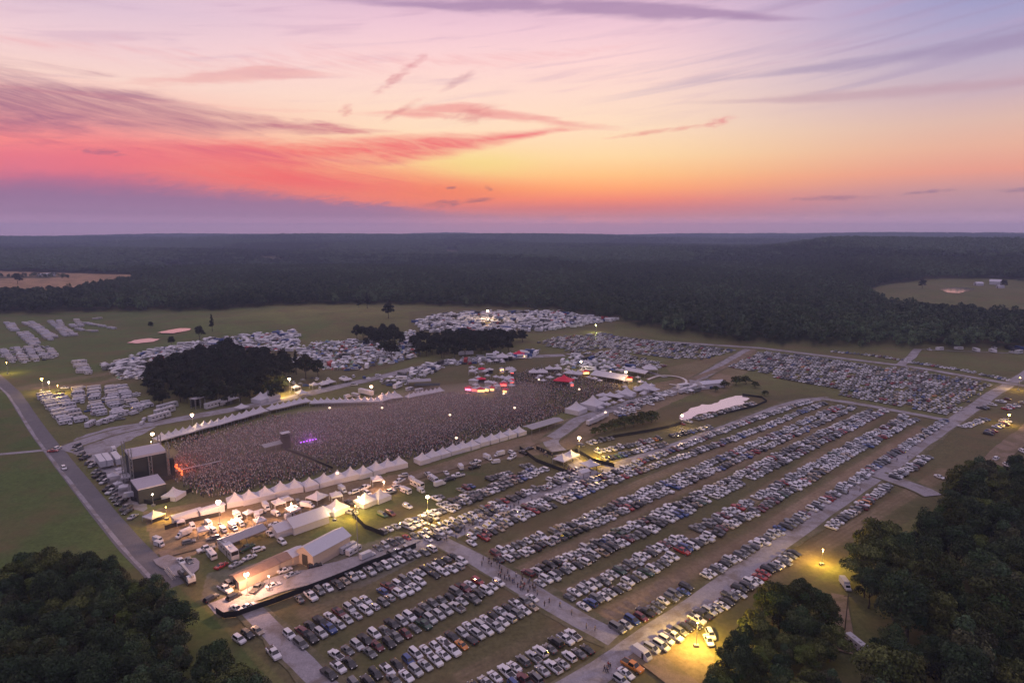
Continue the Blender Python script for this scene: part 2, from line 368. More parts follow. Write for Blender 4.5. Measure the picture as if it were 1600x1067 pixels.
# ------------------------------------------------------------------ roads, lanes, water
M_ASPH = mat('asphalt', (.135,.13,.14), .9, var=.25, scale=.35, spec=.25)
M_GRAV = mat('pale_gravel', (.30,.285,.31), .95, var=.28, scale=.6, spec=.15)
M_DIRT = mat('dry_dirt', (.23,.175,.13), .95, var=.3, scale=.4, spec=.1)
M_WATER = mat('pond_water', (.80,.74,.72), .08, metal=.85, var=.03)
def weather(m, c, lo, hi, k, scale):
    nt = m.node_tree; b = nt.nodes['Principled BSDF']; src = N(nt, b.inputs['Base Color'].links[0].from_socket); g = nt.nodes.new('ShaderNodeNewGeometry'); P = N(nt, g.outputs['Position'])
    a = noise(nt, P, scale, 6, .65, .4); c1 = mixc(nt, a.step(lo, hi)*k, src, c); d = noise(nt, P, 2.3, 4, .7); e = d*.9+.55
    nt.links.new(mixc(nt, 1.0, c1, comb(nt, e, e, e), 'MULTIPLY').k, b.inputs['Base Color'])
weather(M_GRAV, (.17,.14,.115), .44, .66, .75, .11); weather(M_ASPH, (.20,.19,.19), .45, .7, .5, .08); weather(M_DIRT, (.13,.11,.06), .42, .62, .7, .14)
M_VERGE = mat('trodden_verge', (.17,.15,.095), .95, var=.3, scale=.5, spec=.1); weather(M_VERGE, (.11,.105,.055), .4, .6, .9, .2)
_zr = [0.03]
def strip(name, px, w, m, jit=.25, world=False, kind='structure'):
    p = np.array([q if world else G(*q) for q in px]); out = [p[0]]
    for a, b in zip(p, p[1:]):
        n = max(1, int(np.hypot(*(b-a))/4)); out += [a+(b-a)*(i+1)/n for i in range(n)]
    p = np.array(out)
    for _ in range(3): p[1:-1] = (p[:-2]+2*p[1:-1]+p[2:])/4
    t = np.gradient(p, axis=0); t /= np.linalg.norm(t, axis=1)[:, None]; nn = np.stack([-t[:, 1], t[:, 0]], 1)
    k = len(p); w = w*1.12; jg = lambda: np.convolve(RNG.normal(0, jit, k+4), [.2,.2,.2,.2,.2], 'valid')*1.5; wl = w/2+jg(); wr = w/2+jg(); z = _zr[0]; _zr[0] += .012
    L = p+nn*wl[:, None]; R = p-nn*wr[:, None]
    V = np.concatenate([np.c_[L, hgt(L[:, 0], L[:, 1])+z], np.c_[R, hgt(R[:, 0], R[:, 1])+z]]); i = np.arange(k-1)
    o = fast_mesh(name, V, np.stack([i, i+k, i+k+1, i+1], 1), m); tag(o, kind=kind); return o
def lane(name, px, w, m, jit=.3):
    strip('lane_verge', px, w+3.0, M_VERGE, 1.0); return strip(name, px, w, m, jit)
def patch(name, px, m, world=False, z=None, kind='structure', rag=.5):
    p = [np.array(q) if world else G(*q) for q in px]; out = []
    for a, b in zip(p, p[1:]+p[:1]):
        n = max(1, int(np.hypot(*(b-a))/3)); nn = np.array([-(b-a)[1], (b-a)[0]])/max(.1, np.hypot(*(b-a)))
        out += [a+(b-a)*i/n+nn*RNG.normal(0, rag) for i in range(n)]
    if z is None: z = _zr[0]; _zr[0] += .012
    b = MB(); h = [float(hgt(*q)) for q in out]; b.add([(q[0], q[1], (max(h) if m is M_WATER else hh)+z) for q, hh in zip(out, h)], [tuple(range(len(out)))[::1]])
    o = b.build(name, m); me = o.data
    if me.polygons[0].normal.z < 0: me.flip_normals()
    tag(o, kind=kind); return o
patch('backstage_yard', [(98,704),(120,684),(170,668),(225,660),(250,664),(215,682),(180,700),(205,738),(232,785),(222,800),(190,790),(165,745),(132,712)], M_GRAV)
strip('asphalt_road', [(-90,520),(-20,576),(22,616),(60,674),(105,731),(160,800),(205,853),(245,893),(268,918)], 7.0, M_ASPH, .08)
strip('gravel_shoulder', [(-80,535),(14,618),(53,680),(98,739),(152,808),(200,865),(238,905)], 1.2, M_GRAV, .15)
strip('farm_track', [(-60,716),(0,710),(72,703)], 3.0, M_GRAV)
lane('gravel_road', [(95,703),(130,690),(180,674),(250,660),(330,646),(420,629),(520,606),(600,588),(650,575),(700,567),(760,562),(830,557),(882,555)], 9.0, M_GRAV, .4)
lane('gravel_lane', [(330,952),(400,925),(480,905),(560,884),(650,852),(690,843),(750,813),(830,776),(900,750),(930,742),(965,727),(1010,712),(1100,681),(1200,643),(1250,626),(1297,622)], 6.2, M_GRAV, .3)
lane('cross_lane', [(688,845),(740,872),(800,905),(850,936),(910,972),(960,999),(990,1014)], 6.4, M_GRAV, .35)
lane('main_lane', [(780,1150),(850,1102),(925,1058),(988,1012),(1062,962),(1162,890),(1292,795),(1402,721),(1472,671),(1550,617),(1600,586),(1690,530)], 6.6, M_GRAV, .3)
lane('upper_lane', [(950,527),(1050,535),(1190,544),(1300,558),(1430,574),(1560,597),(1620,606),(1800,632)], 6.5, M_GRAV, .3)
lane('upper_cross_lane', [(1285,623),(1340,631),(1400,642),(1482,657)], 5.0, M_GRAV, .3)
lane('dusty_lane', [(1170,546),(1130,568),(1095,590),(1050,612),(1000,624),(960,638),(905,655),(880,672),(855,690),(880,712),(925,742)], 7, M_GRAV, .5)
strip('dusty_track', [(1080,594),(1140,570),(1180,546)], 5, M_DIRT, .5)
lane('lower_lane', [(380,942),(400,958),(422,982),(452,1014),(500,1062),(560,1125)], 5.0, M_GRAV, .3)
strip('back_lane', [(884,553),(940,563),(1000,577),(1040,590)], 4.0, M_GRAV, .3)
strip('service_track', [(250,868),(330,845),(450,815),(560,778),(640,748),(720,727),(800,703),(860,684)], 5.0, M_DIRT, .6)
lane('side_lane', [(1372,742),(1400,752),(1432,760),(1460,775)], 7.0, M_GRAV, .4)
strip('junction_lane', [(1404,572),(1424,558),(1434,546)], 6, M_GRAV, .3); strip('field_track', [(1434,546),(1500,549),(1570,552),(1700,556)], 2.4, M_GRAV)
strip('right_lane', [(1500,775),(1560,712),(1600,680),(1680,618)], 8, M_DIRT, .5)
strip('shaded_track', [(995,1018),(1040,1045),(1090,1085),(1130,1130)], 6, M_DIRT, .5)
strip('wood_track', [(1312,930),(1318,960),(1318,1020)], 4, M_DIRT, .4)
patch('truck_pad', [(240,876),(262,868),(315,878),(312,890),(295,905),(268,900)], M_GRAV)
patch('barn_yard', [(330,945),(420,905),(480,890),(560,868),(600,850),(640,840),(660,846),(600,870),(480,915),(400,940),(345,960)], M_GRAV)
_w = [('pond', [(1062,650),(1080,638),(1098,633),(1112,632),(1120,629),(1135,623),(1150,619),(1164,618),(1170,623),(1160,631),(1140,637),(1115,643),(1092,648),(1075,656),(1066,657)]),
      ('pond', [(199,537),(210,533),(232,530),(251,531),(240,535),(215,538)]), ('pond', [(246,523),(262,519),(280,516),(298,516),(296,519),(270,524)]),
      ('pond', [(1468,461),(1478,457),(1500,457),(1524,459),(1512,463),(1498,467),(1480,466)])]
for n, p in _w: patch(n, p, M_WATER, z=.25, rag=.6)

# ------------------------------------------------------------------ foliage
M_LEAF = mat('leaves', None, .75, var=.35, scale=.45, attr=True, spec=.15)
M_BARK = mat('bark', (.07,.055,.042), .95, var=.4, scale=3)
def crown_arrays(rng, lobes, nleaf, size, tint, tv=.22):
    """leaf clumps scattered over lobes (cx,cy,cz,r,rz); returns V, Q, colours"""
    w = np.array([l[3]**2 for l in lobes]); cnt = rng.multinomial(nleaf, w/w.sum()); Vs = []; Cs = []
    for (cx, cy, cz, r, rz), n in zip(lobes, cnt):
        d = rng.normal(size=(n, 3)); d /= np.linalg.norm(d, axis=1)[:, None]; rad = rng.uniform(.55, 1.06, n)**.7
        d[:, 2] = np.where(d[:, 2] < -.35, -d[:, 2]*.6, d[:, 2])
        p = np.array([cx, cy, cz])+d*rad[:, None]*np.array([r, r, rz])
        nrm = d+rng.normal(0, .55, (n, 3)); nrm /= np.linalg.norm(nrm, axis=1)[:, None]
        a = np.cross(nrm, rng.normal(size=(n, 3))); a /= np.linalg.norm(a, axis=1)[:, None]; b = np.cross(nrm, a)
        s = (size*rng.uniform(.55, 1.35, n))[:, None]; k = rng.uniform(.35, .8, n)[:, None]
        quad = np.stack([p-a*s, p-b*s*k+nrm*s*.15, p+a*s, p+b*s*k-nrm*s*.1], 1); Vs.append(quad.reshape(-1, 3))
        base = np.array(tint)*(1+rng.normal(0, tv))*(1+np.array([rng.normal(0, .12), 0, 0])); lc = base[None]*rng.uniform(.7, 1.3, (n, 1))
        Cs.append(np.repeat(np.clip(lc, .008, .3), 4, 0))
    V = np.concatenate(Vs); Q = np.arange(len(V)).reshape(-1, 4); return V, Q, np.concatenate(Cs)
def lobes_round(rng, h, w, n=11):
    """broadleaf crown: lobes over a dome"""
    L = [(0, 0, h*.62, w*.3, h*.26)]
    for i in range(n):
        a = i*2.4+rng.uniform(-.4, .4); t = (i+.5)/n; q = w*.36*math.sqrt(1-t*.85)*rng.uniform(.7, 1.1)
        L.append((q*cos(a), q*sin(a), h*(.36+.5*t)+rng.uniform(-.04, .04)*h, w*rng.uniform(.15, .23), h*rng.uniform(.1, .16)))
    return L
def lobes_pine(rng, h, w, n=9):
    L = []
    for i in range(n):
        t = i/(n-1); a = i*2.2+rng.uniform(-.5, .5); q = w*.2*(1-t*.9); L.append((q*cos(a), q*sin(a), h*(.32+.62*t), w*(.27-.19*t)*rng.uniform(.8, 1.2), h*.075))
    return L
def trunk_mesh(rng, h, w, base_r, pine=False):
    b = MB(); p0 = np.array([0, 0, -.3]); top = h*(.9 if pine else .6); pts = [p0]+[np.array([rng.normal(0, .15), rng.normal(0, .15), top*t]) for t in (.25, .5, .75, 1)]
    for i in range(4): b.tube(pts[i], pts[i+1], base_r*(1-.2*i), base_r*(.8-.2*i)+.03, n=7)
    for i in range(7):
        a = i*2.4; z0 = top*(.4+.07*i); q = w*.33*(1-.08*i); mid = np.array([cos(a)*q*.5, sin(a)*q*.5, z0+h*.09])
        b.tube((0, 0, z0), mid, base_r*.45, base_r*.28, n=5); b.tube(mid, (cos(a)*q, sin(a)*q, z0+h*.2), base_r*.28, base_r*.08, n=5)
    return b
def make_tree(name, seed, h, w, nleaf, leaf, tint, pine=False, tv=.22):
    rng = np.random.default_rng(seed); root = empty(name, (0, 0))
    t = trunk_mesh(rng, h, w, .035*h*.55+.08, pine).build('trunk', M_BARK, root, True)
    V, Q, C = crown_arrays(rng, lobes_pine(rng, h, w) if pine else lobes_round(rng, h, w), nleaf, leaf, tint, tv)
    c = fast_mesh('crown', V, Q, M_LEAF, C); c.parent = root
    CH[root.name] = [t, c]; CH[t.name] = []; CH[c.name] = []
    return root
def place_tree(proto, used, x, y, s, rot, label, group=None, cat='tree', sz=1.0):
    o = proto if not used.get(proto.name) else copy_tree(proto); used[proto.name] = True
    o.location = (x, y, float(hgt(x, y))); o.rotation_euler = (0, 0, rot); s *= 1.18; o.scale = (s, s, s*sz); tag(o, label, cat, group); return o
USED = {}
LEAFC = (.054,.073,.030)
BROAD = [make_tree('broadleaf_tree', 100+i, h_, w_, 6800, sz_, tuple(np.array(LEAFC)*k), tv=.34) for i, (h_, w_, sz_, k) in enumerate(((15, 12.5, .28, (1, 1, 1)), (17, 10.5, .26, (.66, .72, .8)), (13, 13.5, .3, (1.45, 1.3, 1.0)), (15, 11, .24, (.85, .95, 1.0)), (12, 10, .22, (1.7, 1.45, .9)), (18, 12, .3, (.8, .75, .6)), (14, 9, .25, (1.1, 1.05, 1.3))))]
DARKT = [make_tree('dark_tree', 200+i, 15, 12, 1100, .75, (.026,.032,.018)) for i in range(3)]
PINES = [make_tree('pine_tree', 300+i, 17, 9, 1300, .6, (.017,.022,.014), pine=True) for i in range(2)]
BUSH = [make_tree('leafy_bush', 400+i, 4.5, 6.5, 900, .3, (.05,.06,.022)) for i in range(2)]
def fill(poly, z, spacing, rng, jit=.42):
    p = np.array([G(a, b, z) for a, b in poly]); lo = p.min(0); hi = p.max(0); out = []
    for iy, y in enumerate(np.arange(lo[1], hi[1], spacing*.87)):
        for x in np.arange(lo[0], hi[0], spacing):
            q = np.array([x+(iy % 2)*spacing/2, y])+rng.uniform(-jit, jit, 2)*spacing
            if inpoly(q[:1], q[1:], [tuple(a) for a in p])[0]: out.append(q)
    return out
GAP = gpoly([(1296,905),(1330,898),(1345,950),(1385,985),(1380,1075),(1312,1075),(1306,1000)])      # clearing with the track and the white camper
def wood(poly, z, spacing, protos, labels, group, seed, smin=.8, smax=1.2):
    rng = np.random.default_rng(seed); pts = fill(poly, z, spacing, rng)
    for i, q in enumerate(pts):
        s = rng.uniform(smin, smax)
        if inpoly(q[:1], q[1:], GAP)[0]: continue
        zc = q[1]*cos(PITCH)+(CAMH-16)*sin(PITCH); sx = 800+F*q[0]/zc; sy = 533.5-F*(q[1]*sin(PITCH)-(CAMH-16)*cos(PITCH))/zc
        if not (-70 < sx < 1670 and sy < 1105): continue        # the photo shows nothing of these
        place_tree(protos[rng.integers(len(protos))], USED, q[0], q[1], s, rng.uniform(0, 6.28), labels, group, sz=rng.uniform(.85, 1.15))
    return len(pts)
n1 = wood([(-90,900),(0,890),(55,868),(140,860),(195,884),(235,905),(264,926),(292,950),(314,984),(336,1012),(388,1046),(430,1090),(440,1160),(300,1250),(-250,1250)], 11, 6.3, BROAD,
     'dark green broadleaf tree in the wood filling the lower left corner', 'trees in the lower left wood', 1, .6, .92)
n2 = wood([(1335,880),(1350,842),(1400,820),(1480,790),(1512,742),(1520,715),(1560,712),(1600,722),(1700,730),(1760,900),(1740,1150),(1420,1200),(1360,1060),(1350,960)], 12, 8.1, BROAD,
     'dark green broadleaf tree in the wood on the right edge', 'trees in the right hand wood', 2, .55, 1.15)
n3 = wood([(1120,1020),(1150,985),(1180,945),(1212,915),(1262,905),(1290,915),(1300,960),(1300,1040),(1340,1090),(1300,1200),(1100,1200),(1100,1050)], 7, 5.6, BROAD,
     'low dark tree between the lamplit patch and the right hand wood', 'trees by the lower right lamp', 3, .45, .75)
n4 = wood([(222,585),(250,565),(300,548),(360,540),(420,548),(455,560),(450,590),(430,612),(330,618),(240,618)], 7, 9.5, DARKT,
     'dark tree in the copse behind the left row of peaked tents', 'trees of the dark copse', 4, .5, .82)
n5 = wood([(640,530),(700,524),(780,522),(822,524),(800,541),(720,552),(645,552)], 5, 10.5, DARKT, 'dark tree in the long hedge-like belt beyond the concert crowd', 'trees of the long dark belt', 5, .55, .85)
n6 = wood([(552,520),(600,512),(622,514),(625,535),(600,530),(570,530)], 8, 10.5, DARKT, 'dark rounded tree in the small clump among the campsite', 'trees among the campsite', 6, .5, .9)
for px, py, s, pr, lab, sz in ((607,502,1.15,DARKT[0],'single round dark tree standing alone on the grassy rise',1.0),(574,487,.95,PINES[0],'tall thin tree of the pair at the far end of the grassy rise',1.2),(561,485,.6,PINES[1],'short thin tree of the pair at the far end of the grassy rise',1.0),
     (312,532,.75,DARKT[1],'small round tree right of the two left ponds',1.1),(332,520,.7,PINES[1],'slim bare-looking tree behind the two left ponds',1.3),(268,541,.55,DARKT[2],'small dark tree just below the two left ponds',1.0),(236,515,.45,DARKT[0],'tiny dark tree above the left pond',1.0),
     (1440,459,.95,DARKT[1],'lone round tree in the far pasture left of its bright pond',1.0),(28,446,1.3,DARKT[2],'lone dark tree at the near edge of the far tan crop field',1.0),(1567,457,.9,DARKT[0],'dark tree beside the pale houses in the far right pasture',1.0),
     (612,562,1.0,DARKT[1],'broad dark tree right of the campsite beside the gravel road',1.0),(600,556,.8,DARKT[2],'dark tree half hidden behind the broad one beside the gravel road',1.0),(478,592,1.0,DARKT[0],'bushy dark tree at the right end of the copse, above the lamp',1.1),(497,588,.8,DARKT[2],'smaller bushy tree last at the right end of the copse',1.0),
     (463,585,.9,PINES[0],'dark conifer between the copse and its last bushy tree',1.0),(1385,612,.0,BUSH[0],'',1)):
    if s: x, y = G(px, py); place_tree(pr, USED, x, y, s, random.uniform(0, 6), lab, sz=sz)
for k, (px, py, s) in enumerate(((945,676,1.1),(960,672,1.2),(975,669,1.3),(990,667,1.4),(1005,664,1.5),(1018,660,1.35),(930,680,.9),(1150,602,1.3),(1165,600,1.1),(1132,606,1.0),(1180,606,.9),(1118,612,.8),(1195,618,.7))):
    x, y = G(px, py); place_tree(BUSH[k % 2], USED, x, y, s, k, 'leafy green bush, %s from left in the strip beside the lamplit lot' % ('second third fourth fifth sixth seventh first'.split()[k]) if k < 7 else 'leafy green bush on the bank of the bright middle pond', 'bushes of the lamplit strip' if k < 7 else 'bushes on the pond bank', 'bush')
for pr in BROAD+DARKT+PINES+BUSH:            # any kind not planted leaves no stray prototype
    if not USED.get(pr.name):
        for c in CH[pr.name]: bpy.data.objects.remove(c)
        bpy.data.objects.remove(pr)

def build_forest():
    rng = np.random.default_rng(11); tpl = bpy.data.collections.new('forest_kinds')
    def template(k, lobes, n, size, tint):
        V, Q, C = crown_arrays(rng, lobes, n, size, tint, .3); o = fast_mesh('forest_kind_%d' % k, V, Q, M_LEAF, C, link=False); tpl.objects.link(o)
    for k in range(3): template(k, lobes_round(rng, 17, 12, 7), 300, 1.0, np.array((.064,.092,.048))*(.55, 1.0, 1.55)[k])
    for k in range(2): template(3+k, [(rng.uniform(-13, 13), rng.uniform(-13, 13), rng.uniform(8, 14), rng.uniform(4, 7), rng.uniform(4, 7)) for _ in range(9)], 330, 2.0, np.array((.064,.090,.052))*(.7, 1.4)[k])
    P = []; SC = []; IX = []
    for r0, r1, sp, kinds, s0 in ((520, 1900, 9.4, (0, 1, 2), 1.0), (1900, 4800, 21, (3, 4), 1.0), (4800, 8500, 33, (3, 4), 1.6)):
        g = np.arange(-r1*.8, r1*.8, sp); gy = np.arange(r0*.6, r1, sp); X, Y = np.meshgrid(g, gy); X = X.ravel()+rng.uniform(-.48, .48, X.size)*sp; Y = Y.ravel()+rng.uniform(-.48, .48, Y.size)*sp
        r = np.hypot(X, Y); az = np.degrees(np.arctan2(X, Y)); ok = (r >= r0) & (r < r1) & (np.abs(az) < 50) & (r > edge_r(az))
        for p in CLEARW: ok &= ~inpoly(X, Y, p)
        X, Y = X[ok], Y[ok]; P.append(np.c_[X, Y, hgt(X, Y)-.4]); SC.append(rng.uniform(.6, 1.4, len(X))*s0); IX.append(np.array(kinds)[np.clip(((wav(X*1.7, Y, 420 if r0 < 1000 else 1500)*.35+.5+rng.normal(0, .13, len(X)))*len(kinds)).astype(int), 0, len(kinds)-1)])
    hedge = gpoly([(-80,440),(70,439),(112,435),(105,432),(-80,433)]); 
    hx = np.array([G(rng.uniform(-60, 108), rng.uniform(433, 439)) for _ in range(90)]); P.append(np.c_[hx, hgt(hx[:, 0], hx[:, 1])]); SC.append(rng.uniform(.4, .7, 90)); IX.append(rng.choice((0, 1, 2), 90))
    P = np.concatenate(P); SC = np.concatenate(SC); IX = np.concatenate(IX); n = len(P); print('forest', n)
    me = bpy.data.meshes.new('forest'); me.vertices.add(n); me.vertices.foreach_set('co', P.astype(np.float32).ravel())
    for nm, ty, dt in (('scl', 'FLOAT', SC), ('rot', 'FLOAT', rng.uniform(0, 6.28, n)), ('idx', 'INT', IX)):
        a = me.attributes.new(nm, ty, 'POINT'); a.data.foreach_set('value', np.asarray(dt, np.float32 if ty == 'FLOAT' else np.int32))
    o = bpy.data.objects.new('forest', me); COL.objects.link(o); tag(o, 'dark far off forest rolling to the horizon behind the festival fields', 'forest', kind='stuff')
    ng = bpy.data.node_groups.new('forest_scatter', 'GeometryNodeTree')
    ng.interface.new_socket('Geometry', in_out='INPUT', socket_type='NodeSocketGeometry'); ng.interface.new_socket('Geometry', in_out='OUTPUT', socket_type='NodeSocketGeometry')
    nd = ng.nodes; gi = nd.new('NodeGroupInput'); go = nd.new('NodeGroupOutput'); ip = nd.new('GeometryNodeInstanceOnPoints'); ci = nd.new('GeometryNodeCollectionInfo')
    ci.inputs['Collection'].default_value = tpl; ci.inputs['Separate Children'].default_value = True; ci.inputs['Reset Children'].default_value = True
    def attr(nm, ty):
        a = nd.new('GeometryNodeInputNamedAttribute'); a.data_type = ty; a.inputs[0].default_value = nm; return a.outputs['Attribute']
    cx = nd.new('ShaderNodeCombineXYZ'); ng.links.new(attr('rot', 'FLOAT'), cx.inputs[2])
    ng.links.new(gi.outputs[0], ip.inputs['Points']); ng.links.new(ci.outputs[0], ip.inputs['Instance']); ip.inputs['Pick Instance'].default_value = True
    ng.links.new(attr('idx', 'INT'), ip.inputs['Instance Index']); ng.links.new(attr('scl', 'FLOAT'), ip.inputs['Scale'])
    e2r = nd.new('FunctionNodeEulerToRotation'); ng.links.new(cx.outputs[0], e2r.inputs[0]); ng.links.new(e2r.outputs[0], ip.inputs['Rotation'])
    ng.links.new(ip.outputs[0], go.inputs[0]); md = o.modifiers.new('scatter', 'NODES'); md.node_group = ng
build_forest()

# ------------------------------------------------------------------ air
def build_haze():
    b = MB(); b.box((0, 0, 0), (2, 2, 2)); m = bpy.data.materials.new('haze_air'); m.use_nodes = True; nt = m.node_tree; nt.nodes.remove(nt.nodes['Principled BSDF'])
    v = nt.nodes.new('ShaderNodeVolumePrincipled'); v.inputs['Color'].default_value = (.60,.70,1.0,1); v.inputs['Density'].default_value = HAZE; v.inputs['Anisotropy'].default_value = 0.0
    nt.links.new(v.outputs[0], nt.nodes['Material Output'].inputs['Volume'])
    o = b.build('haze', m); z0 = -70; z1 = CAMH+85; o.scale = (HAZE_R, HAZE_R, (z1-z0)/2); o.location = (0, 0, (z0+z1)/2); tag(o, kind='stuff')
build_haze()
print('trees', n1, n2, n3, n4, n5, n6)
# ------------------------------------------------------------------ vehicles
PAINT = {'white': (.62,.62,.65), 'silver': (.42,.43,.45), 'grey': (.14,.145,.15), 'black': (.018,.018,.021), 'red': (.30,.022,.022), 'blue': (.035,.07,.22), 'tan': (.34,.27,.19), 'green': (.03,.075,.05), 'maroon': (.12,.02,.025), 'orange': (.55,.2,.03)}
def paint(c): return mat('paint_'+c, PAINT[c], .32, .0 if c in ('white', 'red', 'orange', 'tan') else .25, .03, 2, coat=.6)
M_GLASS = mat('window_glass', (.012,.014,.018), .08, var=.05, spec=.8)
M_TYRE = mat('tyre_rubber', (.02,.02,.02), .9); M_RIM = mat('wheel_rim', (.35,.35,.36), .35, .8)
M_LAMP = mat('clear_lamp_lens', (.75,.75,.72), .15, var=.03); M_TAIL = mat('red_lamp_lens', (.28,.015,.012), .2, var=.03)
M_BLK = mat('black_cloth', (.014,.014,.016), .9); M_TRIM = mat('dark_trim', (.03,.03,.032), .6)
M_STEEL = mat('galvanised_steel', (.33,.33,.34), .5, .6); M_WHITE = mat('white_sheet_metal', (.48,.48,.53), .45, var=.06)
def ring(st):
    x, w, zb, zs, zr, wr = st; i = min(.14, wr*.3)
    h = [(.9*w, zb), (w, zb+.2), (w, zs-.1), (.96*w, zs), (wr, zr-.06), (wr-i, zr)]
    return [(x, y, z) for y, z in h]+[(x, -y, z) for y, z in h[::-1]]
KINDS = { # stations (x, half width, bottom, shoulder, top, top half width), windscreen/side/rear segments
 'sedan': ([(2.32,.72,.35,.52,.60,.6),(2.15,.86,.25,.66,.73,.72),(1.25,.9,.22,.86,.92,.74),(.42,.9,.22,.9,1.42,.56),(-.72,.9,.22,.92,1.44,.56),(-1.5,.9,.22,.93,1.03,.7),(-2.15,.86,.27,.9,.99,.68),(-2.34,.76,.4,.8,.86,.62)], 2, (3,), 4),
 'hatchback': ([(2.05,.7,.35,.55,.64,.58),(1.9,.84,.25,.7,.78,.7),(1.15,.88,.22,.9,.97,.72),(.42,.88,.22,.95,1.5,.58),(-1.3,.88,.22,.97,1.5,.57),(-1.85,.87,.25,.95,1.02,.7),(-2.02,.8,.35,.8,.9,.66)], 2, (3,), 4),
 'suv': ([(2.36,.8,.42,.75,.84,.7),(2.2,.92,.32,.92,1.0,.78),(1.25,.96,.28,1.06,1.13,.8),(.62,.96,.28,1.1,1.72,.66),(-.7,.96,.28,1.11,1.77,.67),(-1.95,.96,.28,1.11,1.74,.66),(-2.28,.94,.32,1.06,1.14,.8),(-2.38,.86,.42,.8,.86,.74)], 2, (3, 4), 5),
 'minivan': ([(2.5,.8,.35,.62,.7,.68),(2.35,.94,.28,.82,.9,.76),(1.7,.98,.25,1.0,1.06,.8),(.75,.98,.25,1.04,1.72,.68),(-.8,.98,.25,1.05,1.77,.69),(-2.2,.98,.25,1.05,1.72,.68),(-2.48,.95,.3,1.0,1.08,.82),(-2.56,.9,.4,.7,.78,.76)], 2, (3, 4), 5),
 'pickup': ([(2.82,.84,.45,.8,.92,.74),(2.68,.97,.36,1.0,1.07,.84),(1.5,1.0,.34,1.1,1.17,.84),(.85,1.0,.34,1.13,1.82,.7),(-.62,1.0,.34,1.14,1.84,.7),(-.86,1.0,.34,1.14,1.18,.86),(-2.75,1.0,.4,1.13,1.17,.86),(-2.85,.96,.5,1.05,1.1,.86)], 2, (3,), 4)}
def car_shell(kind):
    st, ws, sd, rw = KINDS[kind]; R = [ring(s) for s in st]; V = [p for r in R for p in r]; out = {k: [] for k in ('body', 'windscreen', 'side_l', 'side_r', 'rear_window')}
    for i in range(len(R)-1):
        for j in range(12):
            f = (i*12+j, i*12+(j+1) % 12, (i+1)*12+(j+1) % 12, (i+1)*12+j)
            key = 'windscreen' if i == ws and j in (4, 5, 6) else 'rear_window' if i == rw and j in (4, 5, 6) else 'side_l' if i in sd and j == 3 else 'side_r' if i in sd and j == 7 else 'body'
            out[key].append(f)
    n = len(R)-1; out['body'] += [tuple(range(11, -1, -1)), tuple(n*12+q for q in range(12))]
    return V, out, st
def sub(V, F):
    ids = sorted({i for f in F for i in f}); k = {q: n for n, q in enumerate(ids)}; b = MB(); b.add([V[i] for i in ids], [tuple(k[i] for i in f) for f in F]); return b
def wheel(x, y, r, root, w=.22):
    b = MB(); s = 1 if y > 0 else -1; b.tube((x, y-s*w, r), (x, y, r), r, n=12); 
    if w > .23:                                   # big wheels carry a rim of their own
        o = b.build('wheel', M_TYRE, root); MB().tube((x, y, r), (x, y+s*.012, r), r*.6, n=10).build('rim', M_RIM, o); return o
    b.cur = 1; b.tube((x, y, r), (x, y+s*.012, r), r*.6, n=10); return b.build('wheel', [M_TYRE, M_RIM], root)
def make_car(kind):
    V, P, st = car_shell(kind); root = empty(kind+'_car' if kind in ('sedan', 'hatchback', 'suv') else kind, (0, 0))
    sub(V, P['body']).build('body', paint('white'), root); sub(V, P['windscreen']).build('windscreen', M_GLASS, root); sub(V, P['rear_window']).build('rear_window', M_GLASS, root)
    sub(V, P['side_l']).build('side_window', M_GLASS, root); sub(V, P['side_r']).build('side_window', M_GLASS, root)
    f, b = st[0][0], st[-1][0]; r = .33 if kind in ('sedan', 'hatchback') else .38; w = st[2][1]+.01
    for x in (f-.85, b+.85):
        for s in (1, -1): wheel(x, s*w, r, root)
    for s in (1, -1):
        MB().box((f-.09, s*st[1][1]*.74, st[1][3]-.02), (.16, .34, .15)).build('headlight', M_LAMP, root); MB().box((b+.08, s*st[-2][1]*.8, st[-2][3]-.06), (.16, .28, .17)).build('tail_light', M_TAIL, root)
        MB().box((st[2][0]-.35, s*(st[2][1]+.1), st[2][3]+.1), (.14, .2, .13)).build('door_mirror', M_TRIM, root)
    if kind == 'pickup': MB().box((-1.85, 0, 1.155), (1.78, 1.5, .06)).build('cargo_bed', M_TRIM, root)
    return root
def reg(root):
    def rec(o):
        k = [c for c in COL.objects if c.parent == o]; CH[o.name] = k
        for c in k: rec(c)
    rec(root); return root
CARS = {k: reg(make_car(k)) for k in KINDS}
ORD = 'first second third fourth fifth sixth seventh eighth ninth tenth eleventh twelfth thirteenth fourteenth fifteenth sixteenth seventeenth eighteenth nineteenth twentieth'.split()
def ordinal(n):
    if n <= 20: return ORD[n-1]
    t = {2: 'twenty', 3: 'thirty', 4: 'forty', 5: 'fifty', 6: 'sixty'}[n//10]
    return t[:-1]+'ieth' if n % 10 == 0 else t+'-'+ORD[n % 10-1]
SPOTS = []
def spawn(proto, xy, rot, label, cat=None, group=None, s=1.0, z=None, colour=None, part='body'):
    SPOTS.append((float(xy[0]), float(xy[1])))
    first = not USED.get(proto.name); USED[proto.name] = True
    if first: o = proto; kids = CH[proto.name]
    else:
        o = proto.copy(); COL.objects.link(o); kids = []
        for k in CH[proto.name]: kids.append(copy_tree(k, o))
    o.location = (xy[0], xy[1], float(hgt(*xy))+.05 if z is None else z); o.rotation_euler = (0, 0, rot)
    if s != 1.0: o.scale = (s,)*3 if not isinstance(s, tuple) else s
    tag(o, label, cat, group)
    if colour is not None:
        for k in kids:
            if k.name.split('.')[0] == part: k.material_slots[0].link = 'OBJECT'; k.material_slots[0].material = colour
    return o
def head(a, b):
    p, q = G(*a), G(*b); return atan2(q[1]-p[1], q[0]-p[0])

